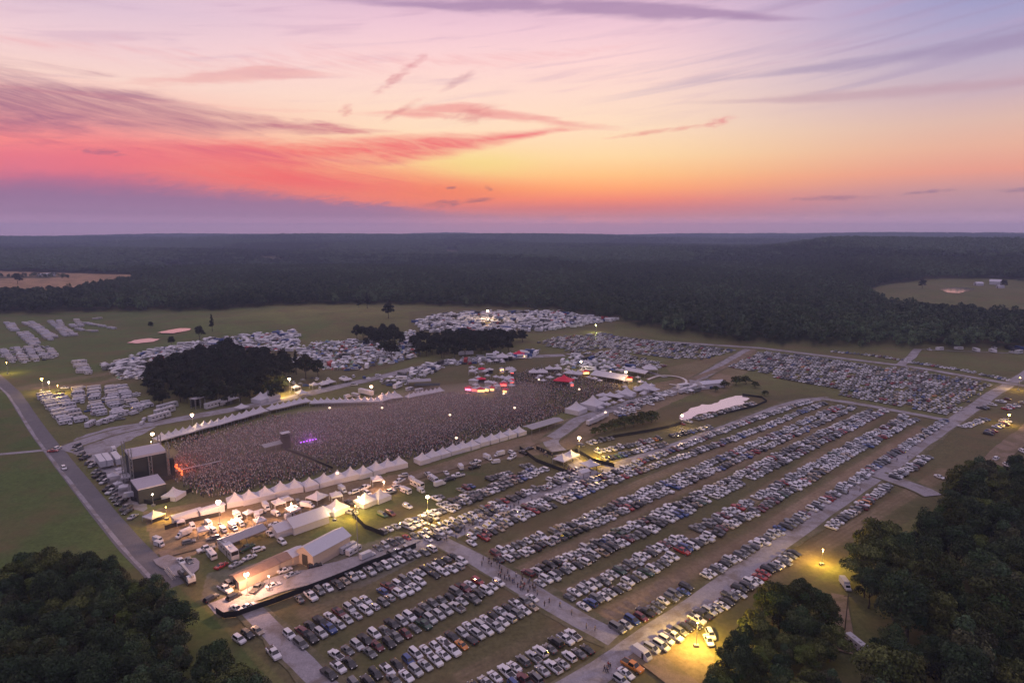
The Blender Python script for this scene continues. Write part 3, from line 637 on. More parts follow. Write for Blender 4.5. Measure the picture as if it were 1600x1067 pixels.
# parking: each file of cars = (photo polyline, share of places taken, row wording)
ROWS = [
 ([(470,940),(560,902),(683,856)], .985, 'row below the barn fence', 0), ([(455,997),(712,869)], .98, 'rear file, double row nearest barn', 0), ([(469,1008),(575,955),(727,880)], .985, 'front file, double row nearest barn', 0),
 ([(526,1027),(755,906)], .98, 'rear file, middle lower left double row', 0), ([(514,1056),(787,910)], .98, 'front file, middle lower left double row', 0),
 ([(555,1074),(700,1000),(838,932)], .985, 'rear file, third lower left double row', 0), ([(618,1067),(838,945)], .98, 'front file, third lower left double row', 0),
 ([(745,1078),(902,992)], .98, 'rear file, short row by lane crossing', 0), ([(790,1082),(930,1010)], .98, 'front file, short row by lane crossing', 0),
 ([(735,840),(800,803),(945,745),(1060,701),(1165,661),(1267,627)], .985, 'rear file along the gravel lane', 1), ([(738,851),(805,813),(882,783),(1000,737),(1100,704),(1197,668),(1286,631)], .985, 'front file along the gravel lane', 1),
 ([(775,868),(820,850),(940,802),(1075,741),(1197,687),(1315,635)], .985, 'rear file, second right hand double row', 1), ([(782,878),(811,868),(955,809),(1055,763),(1197,700),(1335,637)], .985, 'front file, second right hand double row', 1),
 ([(827,899),(902,866),(1000,818),(1132,755),(1250,695),(1362,641)], .985, 'rear file, third right hand double row', 1), ([(843,913),(955,858),(1052,810),(1197,736),(1382,643)], .985, 'front file, third right hand double row', 1),
 ([(888,935),(942,907),(1040,853),(1122,812),(1285,722),(1415,651)], .985, 'rear file, fourth right hand double row', 1), ([(912,950),(1000,902),(1077,858),(1190,795),(1332,709),(1431,655)], .985, 'front file, fourth right hand double row', 1),
 ([(966,985),(1025,950),(1090,908),(1197,843),(1265,800),(1350,742),(1425,692),(1476,659)], .98, 'single row left of main lane', 0),
 ([(1020,1017),(1085,975),(1150,930),(1197,897),(1243,866)], .985, 'row right of main lane near lamp', 0), ([(1290,830),(1340,796),(1387,760)], .985, 'row below the side lane on the right of the main lane', 0),
 ([(1395,747),(1452,715)], .98, 'short row above the side lane', 0), ([(1392,752),(1440,724)], .6, 'lower short row above the side lane', 0), ([(1505,668),(1540,656)], .985, 'few cars left of the far right lamp', 0), ([(1543,679),(1572,659)], .985, 'few cars below the far right lamp', 0), ([(1528,642),(1578,624)], .8, 'few cars above the far right lamp', 0), ([(1570,640),(1620,625)], .7, 'few cars right of the far right lamp', 0),
 ([(580,815),(655,786)], .8, 'top row below the lit marquees', 2), ([(640,826),(700,800),(770,768)], .9, 'lower file of the second row below the marquees', 2), ([(690,792),(770,762),(838,733)], .9, 'lower file of the row beside the post lamp', 2), ([(612,868),(690,836),(790,793)], .9, 'front file along the back of the gravel lane', 2),
 ([(680,781),(790,742),(832,725)], .85, 'top row beside the post lamp', 2), ([(597,832),(700,796),(797,757),(855,732)], .985, 'second row below the lit marquees', 2), ([(590,858),(700,822),(800,780),(905,744)], .98, 'row along the back of the gravel lane', 2), ([(860,752),(910,733)], .8, 'short row by the gate kiosk', 2),
 ([(935,708),(1020,689),(1110,669)], .98, 'rear file of the lamplit lot', 2), ([(945,719),(1040,695)], .98, 'front file of the lamplit lot', 2), ([(907,697),(960,685)], .985, 'short row under the lot lamp', 2), ([(1065,663),(1120,648),(1178,632)], .85, 'row along the middle pond', 2), ([(985,636),(1032,624)], .98, 'row beside the dusty lane', 2),
 ([(1300,550),(1360,556),(1420,565)], .985, 'row beyond the upper lane', 2), ([(1422,567),(1500,579),(1580,596)], .85, 'row beyond the upper lane right of the junction', 2)]
CARLIST = []
def put_car(x, y, rot, row): 
    kind = random.choices(('sedan', 'suv', 'hatchback', 'pickup', 'minivan'), (38, 30, 10, 17, 5))[0]
    c = random.choices(('white', 'silver', 'grey', 'black', 'red', 'blue', 'tan', 'maroon', 'green', 'orange'), (28, 20, 19, 19, 3.2, 3, 3, 4, 1, .25))[0]
    CARLIST.append([x, y, rot, kind, c, row])
def in_view(x, y):
    z = y*cos(PITCH)+CAMH*sin(PITCH); px = 800+F*x/z; py = 533.5-F*(y*sin(PITCH)-CAMH*cos(PITCH))/z; return -8 < px < 1608 and py < 1078
def fill_row(pl, share, row, mode, step=2.85):
    p = [G(*q) for q in pl]; pos = 0.0; flip = random.random() < .8
    a0 = atan2(p[-1][1]-p[0][1], p[-1][0]-p[0][0])
    for a, b in zip(p, p[1:]):
        L = np.hypot(*(b-a)); d = (b-a)/L; nrm = np.array([d[1], -d[0]])
        while pos < L:
            q = a+d*pos+nrm*random.gauss(0, .4); pos += step*random.choice((.97, 1, 1, 1.03, 1.1))
            if random.random() < share: put_car(q[0], q[1], a0-pi/2+random.gauss(0, .03)+(pi if random.random() < (.12 if flip else .85) else 0), row)
            elif random.random() < .4: pos += step*random.random()*1.5
        pos -= L
for pl, sh, row, mode in ROWS: fill_row(pl, sh, row, mode)
def block(poly, a, b, gap, row, share=.95, two=None):
    """rows parallel to photo line a-b filling a photo polygon"""
    P = gpoly(poly); p0, p1 = G(*a), G(*b); d = (p1-p0)/np.hypot(*(p1-p0)); nrm = np.array([d[1], -d[0]]); ang = atan2(d[1], d[0])
    P_ = np.array(P); s = (P_-p0)@d; t = (P_-p0)@nrm; tt = t.min()+2; k = 0
    while tt < t.max():
        ss = s.min()
        while ss < s.max():
            q = p0+d*ss+nrm*(tt+random.gauss(0, .15)); ss += 2.7*random.choice((1, 1, 1, 1.05))
            if inpoly(np.array([q[0]]), np.array([q[1]]), P)[0] and random.random() < share: put_car(q[0], q[1], ang-pi/2+random.gauss(0, .03)+(pi if (k % 2) else 0), row)
        tt += gap; k += 1
block([(1138,574),(1194,549),(1300,563),(1430,579),(1552,602),(1487,651),(1400,636),(1308,620),(1315,612)], (1194,549), (1552,602), 8.6, 'far block between the upper lanes', .93)
block([(838,537),(870,527),(935,521),(1050,537),(1158,547),(1098,562),(1040,560),(940,545),(900,552)], (935,522), (1158,547), 9.4, 'far block above the dusty lane', .9)
block([(900,553),(960,548),(1045,573),(1030,576),(985,571)], (900,550), (1045,575), 6.5, 'far rows above the long white tent', .85)
CARLIST = [c for c in CARLIST if in_view(c[0], c[1])]
CARLIST.sort(key=lambda c: math.hypot(c[0], c[1]))
near, far = CARLIST[:300], CARLIST[300:]
from collections import defaultdict
byrow = defaultdict(list)
for c in near: byrow[c[5]].append(c)
WORD = {'suv': 'SUV', 'minivan': 'minivan', 'sedan': 'sedan', 'hatchback': 'hatchback', 'pickup': 'pickup truck'}
for row, cs in byrow.items():
    dx = cs[0][2]+pi/2; cs.sort(key=lambda c: c[0]); cnt = defaultdict(int); tot = defaultdict(int)
    for c in cs: tot[c[3], c[4]] += 1
    for i, c in enumerate(cs):
        cnt[c[3], c[4]] += 1; n = cnt[c[3], c[4]]; w = '%s %s' % (c[4], WORD[c[3]]); m = tot[c[3], c[4]]
        lab = ('only %s in the %s' % (w, row)) if m == 1 else ('leftmost %s in the %s' % (w, row)) if n == 1 else ('%s %s from left, %s' % (ordinal(n), w, row))
        spawn(CARS[c[3]], (c[0], c[1]), c[2], lab, 'car' if c[3] != 'pickup' else 'pickup truck', 'cars parked in rows on the field', s=random.uniform(.94, 1.07), colour=paint(c[4]))
def car_template(kind):
    V, P, st = car_shell(kind); b = MB(); flags = []
    V = list(V); Q = []; cols = []
    vs = []; 
    def addq(F, flag):
        for f in F:
            if len(f) == 4: fs = [f]
            else: fs = [(f[0], f[1], f[i], f[i+1]) if i+1 < len(f) else None for i in range(2, len(f)-1, 2)]; fs = [(f[0], f[i], f[i+1], f[i+2]) for i in range(1, len(f)-2, 2)]
            for q in fs: Q.append([len(vs)+i for i in range(4)]); vs.extend(V[i] for i in q); flags.extend([flag]*4)
    addq(P['body'], 0); [addq(P[k], 1) for k in ('windscreen', 'rear_window', 'side_l', 'side_r')]
    return np.array(vs), np.array(Q), np.array(flags)
def scatter(name, templates, items, m, label, cat, fixed=((0,0,0),(.012,.014,.018),(.5,.5,.5))):
    """items: (template, x, y, z, rot, scale xyz, colour) -> one mesh"""
    Vs, Qs, Cs = [], [], []; off = 0; F_ = np.array(fixed)
    for t, x, y, z, rot, s, c in items:
        v, q, f = templates[t]; v = v*np.array(s); ca, sa = cos(rot), sin(rot)
        Vs.append(np.stack([v[:, 0]*ca-v[:, 1]*sa+x, v[:, 0]*sa+v[:, 1]*ca+y, v[:, 2]+z], 1)); Qs.append(q+off); off += len(v)
        Cs.append(np.where((f == 0)[:, None], np.array(c), F_[f]))
    o = fast_mesh(name, np.concatenate(Vs), np.concatenate(Qs), m, np.concatenate(Cs)); tag(o, label, cat, kind='stuff'); return o
M_MIXP = mat('parked_car_paint', None, .35, .05, .05, 1, coat=.5, attr=True); M_MIXC = mat('mixed_canvas_and_panel', None, .6, var=.08, attr=True)
CT = {k: car_template(k) for k in KINDS}
scatter('parked_cars', CT, [(c[3], c[0], c[1], .04, c[2], (1, 1, 1), PAINT[c[4]]) for c in far], M_MIXP, 'dense rows of parked cars in mixed colours filling the farther half of the car park', 'cars')
print('cars', len(near), len(far), 'far starts', math.hypot(*far[0][:2]))

# ---- boxy vehicles
def boxy(name, L, Wd, H, z0, paintm, cab=0.0, nose=.5, wins=True, ac=1, wheels=((.28, -.3)), door=True, stripe=None, roofm=None, cabm=None, wr=.42):
    root = empty(name, (0, 0)); x0, x1 = -L/2, L/2; b = MB()
    prof = [(x0, z0), (x1-.1, z0), (x1, z0+.5), (x1-nose*.25, z0+(H-z0)*.55), (x1-nose, H-.12), (x1-nose-.25, H), (x0+.2, H), (x0, H-.2)]
    b.prism(prof, -Wd/2, Wd/2); b.build('body', paintm, root)
    if roofm: MB().box(((x0+x1-nose)/2, 0, H+.02), (L-nose-.5, Wd-.2, .04)).build('roof', roofm, root)
    if nose > .1: 
        w = MB(); za, zb = z0+(H-z0)*.56, H-.2; xa, xb = x1-nose*.25+.02, x1-nose+.1
        w.add([(xa, -Wd*.44, za), (xa, Wd*.44, za), (xb, Wd*.44, zb), (xb, -Wd*.44, zb)], [(0, 1, 2, 3)]); w.build('windscreen', M_GLASS, root)
    if wins:
        for s in (1, -1):
            w = MB(); n = max(2, int(L/2.4))
            for i in range(n): w.box((x0+L*.12+(L*.72)*i/(n-1 or 1), s*(Wd/2+.008), H*.62), (L*.5/n, .02, .62))
            w.build('side_window', M_GLASS, root)
    if stripe:
        for s in (1, -1): MB().box((0, s*(Wd/2+.006), z0+.65), (L*.9, .014, .3)).build('stripe', stripe, root)
    for i in range(ac): MB().box((x0+L*(.35+.3*i), 0, H+.16), (1.0, .75, .3), top=.85).build('air_conditioner', M_WHITE if not roofm else M_TRIM, root)
    for fx in wheels:
        for s in (1, -1): wheel(L*fx, s*(Wd/2-.02), wr, root, .25)
    if door: MB().box((L*.18, -Wd/2-.012, z0+.85), (.75, .024, 1.7)).build('door', M_TRIM if stripe is None else M_WHITE, root)
    return root
M_CREAM = mat('cream_panel', (.50,.47,.44), .5, var=.05); M_STR = mat('maroon_stripe', (.16,.04,.05), .5); M_STRB = mat('blue_stripe', (.05,.08,.2), .5); M_ROOFG = mat('grey_roof_membrane', (.45,.45,.48), .8)
RV = [reg(boxy('motorhome', 9.6, 2.5, 3.35, .5, M_WHITE, nose=.9, ac=2, wheels=(.34, -.26), stripe=M_STR)), reg(boxy('travel_trailer', 7.6, 2.45, 2.95, .55, M_WHITE, nose=.35, ac=1, wheels=(-.02, -.13), wr=.34)),
      reg(boxy('travel_trailer', 9.0, 2.45, 3.2, .6, M_CREAM, nose=.2, ac=1, wheels=(-.05, -.15), stripe=M_STRB, wr=.36))]
BUS = reg(boxy('tour_bus', 13.2, 2.55, 3.7, .4, mat('bus_silver', (.5,.5,.54), .35, .3), nose=.35, ac=2, wheels=(.33, -.22, -.32), wr=.5)); 
VAN = reg(boxy('cargo_van', 5.8, 2.0, 2.5, .4, M_WHITE, nose=1.5, wins=False, ac=0, wheels=(.3, -.3), wr=.36, door=True))
BOXT = empty('box_truck', (0, 0)); MB().box((-.9, 0, 2.15), (5.6, 2.4, 2.5)).build('cargo_box', M_WHITE, BOXT); MB().prism([(1.95, .6), (4.1, .6), (4.1, 1.35), (3.2, 1.55), (2.75, 2.45), (1.95, 2.5)], -1.05, 1.05).build('cab', paint('white'), BOXT)
MB().add([(3.24, -.9, 1.56), (3.24, .9, 1.56), (2.8, .9, 2.4), (2.8, -.9, 2.4)], [(0, 1, 2, 3)]).build('windscreen', M_GLASS, BOXT); MB().box((-.3, 0, .75), (6.6, .9, .25)).build('chassis', M_TRIM, BOXT)
for fx in (3.2, -2.2):
    for s in (1, -1): wheel(fx, s*1.12, .45, BOXT, .28)
reg(BOXT)
SEMI = empty('semi_trailer', (0, 0)); MB().box((0, 0, 2.7), (13.0, 2.5, 2.8)).build('cargo_box', M_WHITE, SEMI); MB().box((0, 0, 1.15), (12.4, .9, .26)).build('chassis', M_TRIM, SEMI)
for fx in (-3.9, -5.1):
    for s in (1, -1): wheel(fx, s*1.2, .5, SEMI, .3)
for s in (1, -1): MB().box((4.2, s*.8, .55), (.16, .16, 1.1)).build('landing_leg', M_STEEL, SEMI)
reg(SEMI)
def rvrow(pl, face, names, share=1.0, step=4.7, protos=(0, 1, 1, 2), grp='campers parked in the left hand lots', sc=.84, jit=.06):
    """vehicles stacked side by side along a photo polyline; face = photo direction (dx,dy) of their long axis"""
    p = [G(*q) for q in pl]; out = []
    for a, b, qa in zip(p, p[1:], pl):
        L = np.hypot(*(b-a)); n = max(1, int(round(L/step)))
        ang = head(qa, (qa[0]+face[0], qa[1]+face[1]))
        for i in range(n):
            if random.random() < share: out.append((a+(b-a)*(i+.5)/n+np.random.default_rng(len(out)).normal(0, .3, 2), ang+random.gauss(0, jit)+(pi if random.random() < .5 else 0)))
    m = len(out)
    for i, (q, ang) in enumerate(out):
        k = random.choice(protos); place = 'nearest' if i == m-1 else 'farthest' if i == 0 else ordinal(i+1)+' from far end'
        if m == 1: place = 'alone'
        spawn(RV[k], q, ang, '%s %s of %s' % (('white motorhome', 'white travel trailer', 'cream travel trailer')[k], place, names), 'camper', grp, s=sc*random.uniform(.85, 1.1))
rvrow([(68,618),(105,664)], (30, -5), 'the first column beside the asphalt road'); rvrow([(90,620),(128,661)], (30, -5), 'the second column from the asphalt road', .7)
for k, (a, b) in enumerate((((121,608),(124,630)),((146,606),(150,628)),((172,605),(178,629)),((190,606),(200,626)))): rvrow([a, b], (30, -4), 'the %s column of the upper middle lot' % ORD[k], .95)
for k, (a, b) in enumerate((((148,631),(158,651)),((176,630),(188,652)),((203,628),(218,642)),((224,627),(232,638)))): rvrow([a, b], (30, -5), 'the %s column of the lower middle lot' % ORD[k], .9)
rvrow([(134,667),(150,664),(166,661),(181,655)], (22, -13), 'the slanting line at the lot entrance', 1, 4.2, (0, 0, 1))
TL = [([(10,505),(22,519)], 'the leftmost far column'), ([(18,506),(26,518)], 'the leftmost far column, right side'), ([(37,505),(58,515),(80,533)], 'the second far column'), ([(48,504),(66,516),(86,529)], 'the second far column, right side'), ([(78,503),(90,513),(105,528)], 'the third far column'), ([(92,502),(98,513),(117,526)], 'the third far column, right side'),
      ([(110,508),(124,517),(150,520)], 'the fourth far column'), ([(118,500),(128,512)], 'the fourth far column, right side'), ([(134,507),(156,511),(180,516)], 'the rightmost far line'), ([(140,501),(158,499)], 'the short far line at the field top'), ([(30,521),(55,543)], 'the column above the left lamp'), ([(40,520),(62,541)], 'the column above the left lamp, right side'),
      ([(4,548),(20,565)], 'the far lot left of the lamp pool'), ([(26,544),(38,566)], 'the far lot over the lamp pool'), ([(44,544),(56,564)], 'the far lot right of the lamp pool'), ([(58,546),(74,562)], 'the far lot, last full column'), ([(78,547),(86,558)], 'the far lot, ragged right column'), ([(118,566),(130,586)], 'the small group in mid field'), ([(126,565),(140,586)], 'the small group in mid field, right side')]
for pl, nm in TL: rvrow(pl, (20, -1), nm, .88, 5.2, (1, 1, 2, 0), sc=.7, jit=.12)
for k, (a, b) in enumerate((((160,570),(172,578)),((182,566),(196,573)),((205,560),(222,569)),((228,553),(244,562)),((250,549),(266,555)),((275,545),(290,550)),((300,540),(318,545)),((330,535),(346,540)),((352,530),(372,541)),((376,527),(396,540)),((400,525),(420,538)),((424,524),(444,537)),((196,584),(206,592)),((214,580),(226,590)),((232,578),(240,588)))):
    rvrow([a, b], (20, -6), 'the %s cluster behind dark copse' % ORD[k], .95, 5.0, (0, 1, 1, 2), 'campers behind the dark copse', sc=.72, jit=.25)
# single larger vehicles: prototype, photo position, photo direction, label
CABIN = lambda o: o
for pr, px, py, d, lab, cat in (
 (BUS,250,655,(30,-9),'grey tour bus nearest the stage yard entrance','bus'), (BUS,258,646,(30,-9),'grey tour bus second from the stage yard entrance','bus'), (BUS,262,639,(30,-8),'grey tour bus beside the copse edge','bus'), (BUS,336,636,(30,-8),'grey tour bus right of the tall grey scaffold','bus'),
 (BOXT,210,648,(28,-9),'white box truck parked at the corner of the middle lots','truck'), (VAN,222,663,(6,-5),'white van at the yard entrance, lower of two','van'), (VAN,226,657,(8,-6),'white van at the yard entrance, upper of two','van'),
 (SEMI,158,728,(18,24),'white semi trailer behind the stage, leftmost of the three side by side','trailer'), (SEMI,169,726,(18,24),'white semi trailer behind the stage, middle of the three side by side','trailer'), (SEMI,183,724,(18,24),'white semi trailer behind the stage, rightmost of the three side by side','trailer'), (BOXT,178,706,(8,16),'white box truck parked alone just above the three trailers','truck'),
 (BOXT,206,777,(12,-2),'white box truck at the near corner of the backstage yard','truck'),
 (VAN,326,820,(8,6),'white van in the lamplit service yard, leftmost by the grass','van'), (VAN,333,831,(9,6),'white van second from left in the lamplit line of four','van'), (VAN,349,830,(8,7),'white van third from left in the lamplit line of four','van'), (BOXT,364,827,(12,9),'white box truck in the lamplit line of vans','truck'), (VAN,376,821,(8,7),'white van last on the right of the lamplit line','van'),
 (BOXT,371,809,(10,8),'white box truck behind the lamplit line of vans','truck'), (BOXT,402,811,(4,10),'white box truck nose to the tents in mid yard','truck'), (VAN,408,803,(9,-4),'white van beside the mid yard truck','van'), (VAN,431,805,(10,4),'white van parked askew between tents and marquee','van'), (BOXT,416,795,(8,9),'white box truck backed to the row of peaked tents','truck'),
 (BOXT,447,785,(14,-4),'white box truck along the backs of the peaked tents','truck'), (VAN,461,798,(3,9),'white van pointing down between the tent rows','van'), (VAN,453,808,(12,-5),'white van just above the gabled marquee','van'), (BOXT,480,793,(12,1),'white box truck lengthwise above the gabled marquee','truck'), (VAN,301,825,(6,9),'white van alone on the dusty ground left of the yard','van'), (VAN,249,853,(9,3),'white van at the left end of the service yard beside the road','van'), (VAN,247,846,(9,3),'white van behind the one at the yard left end','van'),
 (BOXT,535,768,(12,9),'white box truck lit warm at the backs of the peaked tents','truck'), (RV[1],331,871,(12,14),'white camper trailer next to the long bus in the lower yard','camper'), (BUS,357,866,(20,20),'long white bus beside the camper trailer in the lower yard','bus'),
 (RV[0],545,860,(16,-8),'white motorhome beside the right end of the barn','camper'), (RV[1],553,864,(10,-6),'white trailer in front of the barn end motorhome','camper'), (BOXT,574,872,(14,-6),'white box truck by the lane right of the barn','truck'), (RV[1],634,770,(14,6),'white camper right of the glowing marquee','camper'), (RV[2],652,761,(14,7),'cream camper second right of the glowing marquee','camper'), (RV[0],677,752,(14,9),'white motorhome third right of the glowing marquee','camper'),
 (SEMI,926,663,(26,-10),'long white trailer lowest of the three beside the green strip','trailer'), (SEMI,934,659,(26,-10),'long white trailer middle of the three beside the green strip','trailer'), (SEMI,941,655,(26,-10),'long white trailer topmost of the three beside the green strip','trailer'), (RV[0],972,644,(16,8),'white motorhome right of the small peaked tents','camper'), (RV[1],964,649,(14,7),'white trailer in front of the motorhome by the green strip','camper'),
 (SEMI,1068,614,(22,-8),'pale trailer beside the dusty lane above the pond','trailer'), (SEMI,1080,611,(22,-8),'pale trailer second beside the dusty lane above the pond','trailer'), (RV[0],1052,618,(20,-7),'white motorhome at the lower end of the trailers above the pond','camper'),
 (RV[0],556,620,(16,4),'white motorhome under the far side lamp','camper'), (SEMI,572,618,(22,5),'long white trailer behind the far row of peaked tents','trailer'), (BOXT,543,622,(10,-3),'white box truck left of the far trailer','truck'), (SEMI,728,556,(26,-2),'long white trailer in front of the long dark belt of trees','trailer'),
 (RV[0],1338,1012,(16,13),'white camper with a dark window standing in the right hand clearing','camper'), (RV[1],640,610,(12,-3),'white trailer right of the far small tents','camper'), (RV[1],655,612,(12,-2),'white trailer beside the dark flat canopy','camper'), (BOXT,1320,917,(6,8),'white truck on the dirt track under the right hand trees','truck'),
 (VAN,1003,1026,(14,10),'white van on the lane crossing at the bottom','van')):
    sc_ = (.95 if px == 1003 else .72 if pr is VAN else .72 if pr is BOXT else .8 if pr is SEMI and px > 900 else 1.0)
    spawn(pr, G(px, py), head((px, py), (px+d[0], py+d[1])), lab, cat, s=sc_, group={'bus': 'buses', 'truck': 'box trucks', 'van': 'white vans', 'trailer': 'long trailers'}.get(cat))
for kind, c, px, py, d, lab in (('sedan','white',283,879,(8,10),'white sedan on the pad left of the lower campers'),('sedan','grey',296,878,(8,10),'grey sedan beside the white one on the pad'),('sedan','red',346,886,(12,-7),'red sedan in front of the lower camper trailer'),('sedan','silver',369,884,(12,-6),'silver sedan in front of the long bus'),('sedan','white',390,873,(12,-5),'white sedan right of the long bus'),('suv','white',404,861,(12,-4),'white sport utility car beside the open sided canopy'),
   ('pickup','green',385,859,(12,-6),'green pickup under the open sided canopy'),('suv','white',441,849,(9,7),'white sport utility car alone on the grass above the barn'),('sedan','white',422,836,(10,8),'white sedan by the left end of the gabled marquee'),('pickup','white',352,923,(14,8),'white pickup left of the glowing metal building'),('suv','tan',359,916,(8,7),'tan car hard against the glowing building'),('suv','black',366,935,(12,-6),'black car in the middle of the glowing yard'),('pickup','grey',402,922,(12,-12),'grey pickup in front of the glowing building'),
   ('sedan','white',427,917,(16,-6),'white sedan under the yard lamp'),('sedan','silver',456,900,(14,-6),'silver sedan right of the yard lamp'),('sedan','white',445,893,(14,-5),'white sedan by the low building'),('suv','black',330,938,(12,-7),'black car at the left mouth of the glowing yard'),('suv','black',492,886,(12,-3),'black car in front of the barn'),('sedan','white',370,953,(12,7),'white sedan left of the fence end'),('sedan','white',387,950,(12,-6),'second white sedan by the fence end'),
   ('pickup','white',428,1024,(10,12),'white pickup parked left of the lower left lane'),('suv','white',374,1002,(10,7),'white roofed car at the edge of the left wood'),('suv','black',387,994,(10,7),'black car at the edge of the left wood'),('sedan','tan',402,988,(10,7),'tan sedan at the edge of the left wood'),('suv','white',100,733,(6,8),'white car driving down the asphalt road'),('sedan','red',83,706,(14,-1),'red car turning into the yard entrance'),('suv','white',90,702,(10,-5),'white car right behind the red one at the yard entrance'),
   ('pickup','orange',988,1044,(14,8),'orange pickup below the lane crossing'),('sedan','white',978,1055,(14,10),'white sedan below the orange pickup'),('suv','silver',970,1066,(12,8),'silver car at the bottom edge below the crossing'),('suv','white',1110,994,(4,8),'white car at the right rim of the lamplit patch'),('sedan','white',1107,1003,(4,8),'second white car at the right rim of the lamplit patch'),
   ('sedan','white',1468,747,(10,4),'white sedan at the edge of the right wood'),('suv','white',1574,729,(8,4),'white car beyond the right wood'),('suv','white',1556,718,(8,-4),'white car on the right hand dirt lane'),('suv','white',1598,707,(8,4),'white car at the right edge of the picture')):
    spawn(CARS[kind], G(px, py), head((px, py), (px+d[0], py+d[1])), lab, 'pickup truck' if kind == 'pickup' else 'car', colour=paint(c))
# campsites too crowded to count
def camp(poly, n, label, name, mix, seed, smin=.9):
    rng = np.random.default_rng(seed); P = gpoly(poly); A = np.array(P); lo, hi = A.min(0), A.max(0); T = {}
    def tpl(b):
        vs = []; qs = []; fl = []
        for f in b.f:
            q = list(f) if len(f) == 4 else [f[0], f[1], f[2], f[2]]; qs.append([len(vs)+i for i in range(4)]); vs += [b.v[i] for i in q]
            fl += [1 if b.mi[len(fl)//4] else 0]*4
        return np.array(vs), np.array(qs), np.array(fl)
    b = MB(); b.box((0, 0, 1.8), (7.8, 2.45, 2.5), top=.97); b.cur = 1; b.box((1, 0, 2.1), (4.5, 2.47, .55)); b.box((0, 0, .5), (6, 2, .4)); T['rv'] = tpl(b)
    b = MB(); b.add([(-1.5, -1.5, 2.1), (1.5, -1.5, 2.1), (1.5, 1.5, 2.1), (-1.5, 1.5, 2.1), (0, 0, 3.1)], [(0, 1, 4, 4), (1, 2, 4, 4), (2, 3, 4, 4), (3, 0, 4, 4)])
    for sx in (-1.4, 1.4):
        for sy in (-1.4, 1.4): b.tube((sx, sy, 0), (sx, sy, 2.1), .05, n=4, caps=False)
    T['canopy'] = tpl(b)
    b = MB(); b.add([(-1.6, -1.4, 0), (1.6, -1.4, 0), (1.6, 1.4, 0), (-1.6, 1.4, 0), (-.7, 0, 1.7), (.7, 0, 1.7)], [(0, 1, 5, 4), (2, 3, 4, 5), (1, 2, 5, 5), (3, 0, 4, 4)]); T['tent'] = tpl(b)
    T.update(CT); items = []; tries = 0; pts = []
    ang0 = head((P and poly[0]), poly[1])
    while len(items) < n and tries < n*30:
        tries += 1; q = rng.uniform(lo, hi)
        if not inpoly(q[:1], q[1:], P)[0] or any((q[0]-a)**2+(q[1]-b_)**2 < 14 for a, b_ in pts[-400:]): continue
        pts.append(tuple(q)); k = rng.choice(list(mix), p=np.array(list(mix.values()))/sum(mix.values()))
        c = PAINT[random.choices(('white', 'silver', 'grey', 'blue', 'red', 'black'), (62, 14, 8, 6, 3, 7))[0]] if k in ('rv', 'canopy', 'sedan', 'suv') else random.choice(((.5,.5,.5), (.1,.16,.3), (.2,.3,.2), (.55,.5,.45), (.35,.12,.1), (.6,.6,.62)))
        items.append((k, q[0], q[1], float(hgt(*q)), rng.choice([ang0, ang0+pi/2])+rng.normal(0, .2), (smin+rng.uniform(0, .3),)*3, c))
    scatter(name, T, items, M_MIXC, label, 'campsite')
ax_yard = head((140,715), (160,705))
camp([(646,508),(690,494),(760,489),(870,488),(965,501),(905,511),(850,518),(760,522),(660,521)], 900, 'crowded far campsite of white campers, canopies and tents below the forest edge', 'campsite', {'rv': 5, 'canopy': 3, 'suv': 2, 'sedan': 1}, 1)
camp([(455,572),(470,545),(500,535),(560,534),(620,542),(632,522),(650,522),(655,556),(625,566),(590,573),(555,580),(500,577)], 560, 'jumbled campsite of cars, canopies and tents between the two tree clumps', 'campsite', {'rv': 1.2, 'canopy': 3, 'suv': 3, 'sedan': 2, 'tent': 3}, 2)
camp([(620,610),(640,600),(700,573),(830,560),(850,548),(790,556),(700,563),(640,578),(600,600)], 120, 'loose line of campers and cars along the curving gravel road', 'campsite', {'rv': 3, 'canopy': 1, 'suv': 3, 'sedan': 2}, 3)
camp([(870,570),(900,558),(950,566),(1000,580),(960,583),(900,578)], 80, 'row of dark stalls and white canopies behind the long white tent', 'campsite', {'rv': 1, 'canopy': 4, 'suv': 1, 'tent': 2}, 4)
camp([(1440,548),(1570,544),(1640,548),(1640,556),(1560,553)], 14, 'few white campers at the forest edge on the far right', 'campsite', {'rv': 4, 'suv': 2}, 5)
camp([(1060,606),(1105,598),(1118,604),(1075,622)], 14, 'cars and canopies around the trailers above the pond', 'campsite', {'canopy': 2, 'suv': 2, 'rv': 1}, 6)

camp([(158,574),(235,550),(330,532),(462,520),(470,548),(430,552),(300,548),(225,572),(235,592),(190,594)], 420, 'crowded camp of cars, canopies and tents around the campers behind the dark copse', 'campsite', {'canopy': 3, 'suv': 2, 'rv': 2, 'tent': 2}, 7)
camp([(0,545),(30,540),(80,543),(86,560),(40,570),(5,566)], 40, 'cars and canopies squeezed between the campers above the left lamp pool', 'campsite', {'suv': 3, 'canopy': 1, 'sedan': 2}, 10)
camp([(60,612),(110,606),(195,602),(240,634),(200,660),(130,668),(105,662)], 46, 'cars and pickups squeezed between the campers of the left lot', 'campsite', {'suv': 3, 'sedan': 3}, 11)
for i in range(18):
    t = i/17; q = G(118+(205-118)*t+random.uniform(-3, 3), 699+(808-699)*t+random.uniform(-2, 2)); k = random.choice(('suv', 'sedan', 'pickup'))
    spawn(CARS[k], q, ax_yard+random.choice((0, pi))+random.gauss(0, .12), 'dark vehicle in the line along the road side of the backstage yard', 'car', 'vehicles along the backstage yard edge', colour=paint(random.choice(('black', 'grey', 'black', 'silver'))))
camp([(445,596),(600,586),(690,574),(640,596),(560,602),(460,612)], 26, 'few canopies and cars between the copse lamp and the gravel road', 'campsite', {'canopy': 2, 'suv': 2}, 8)
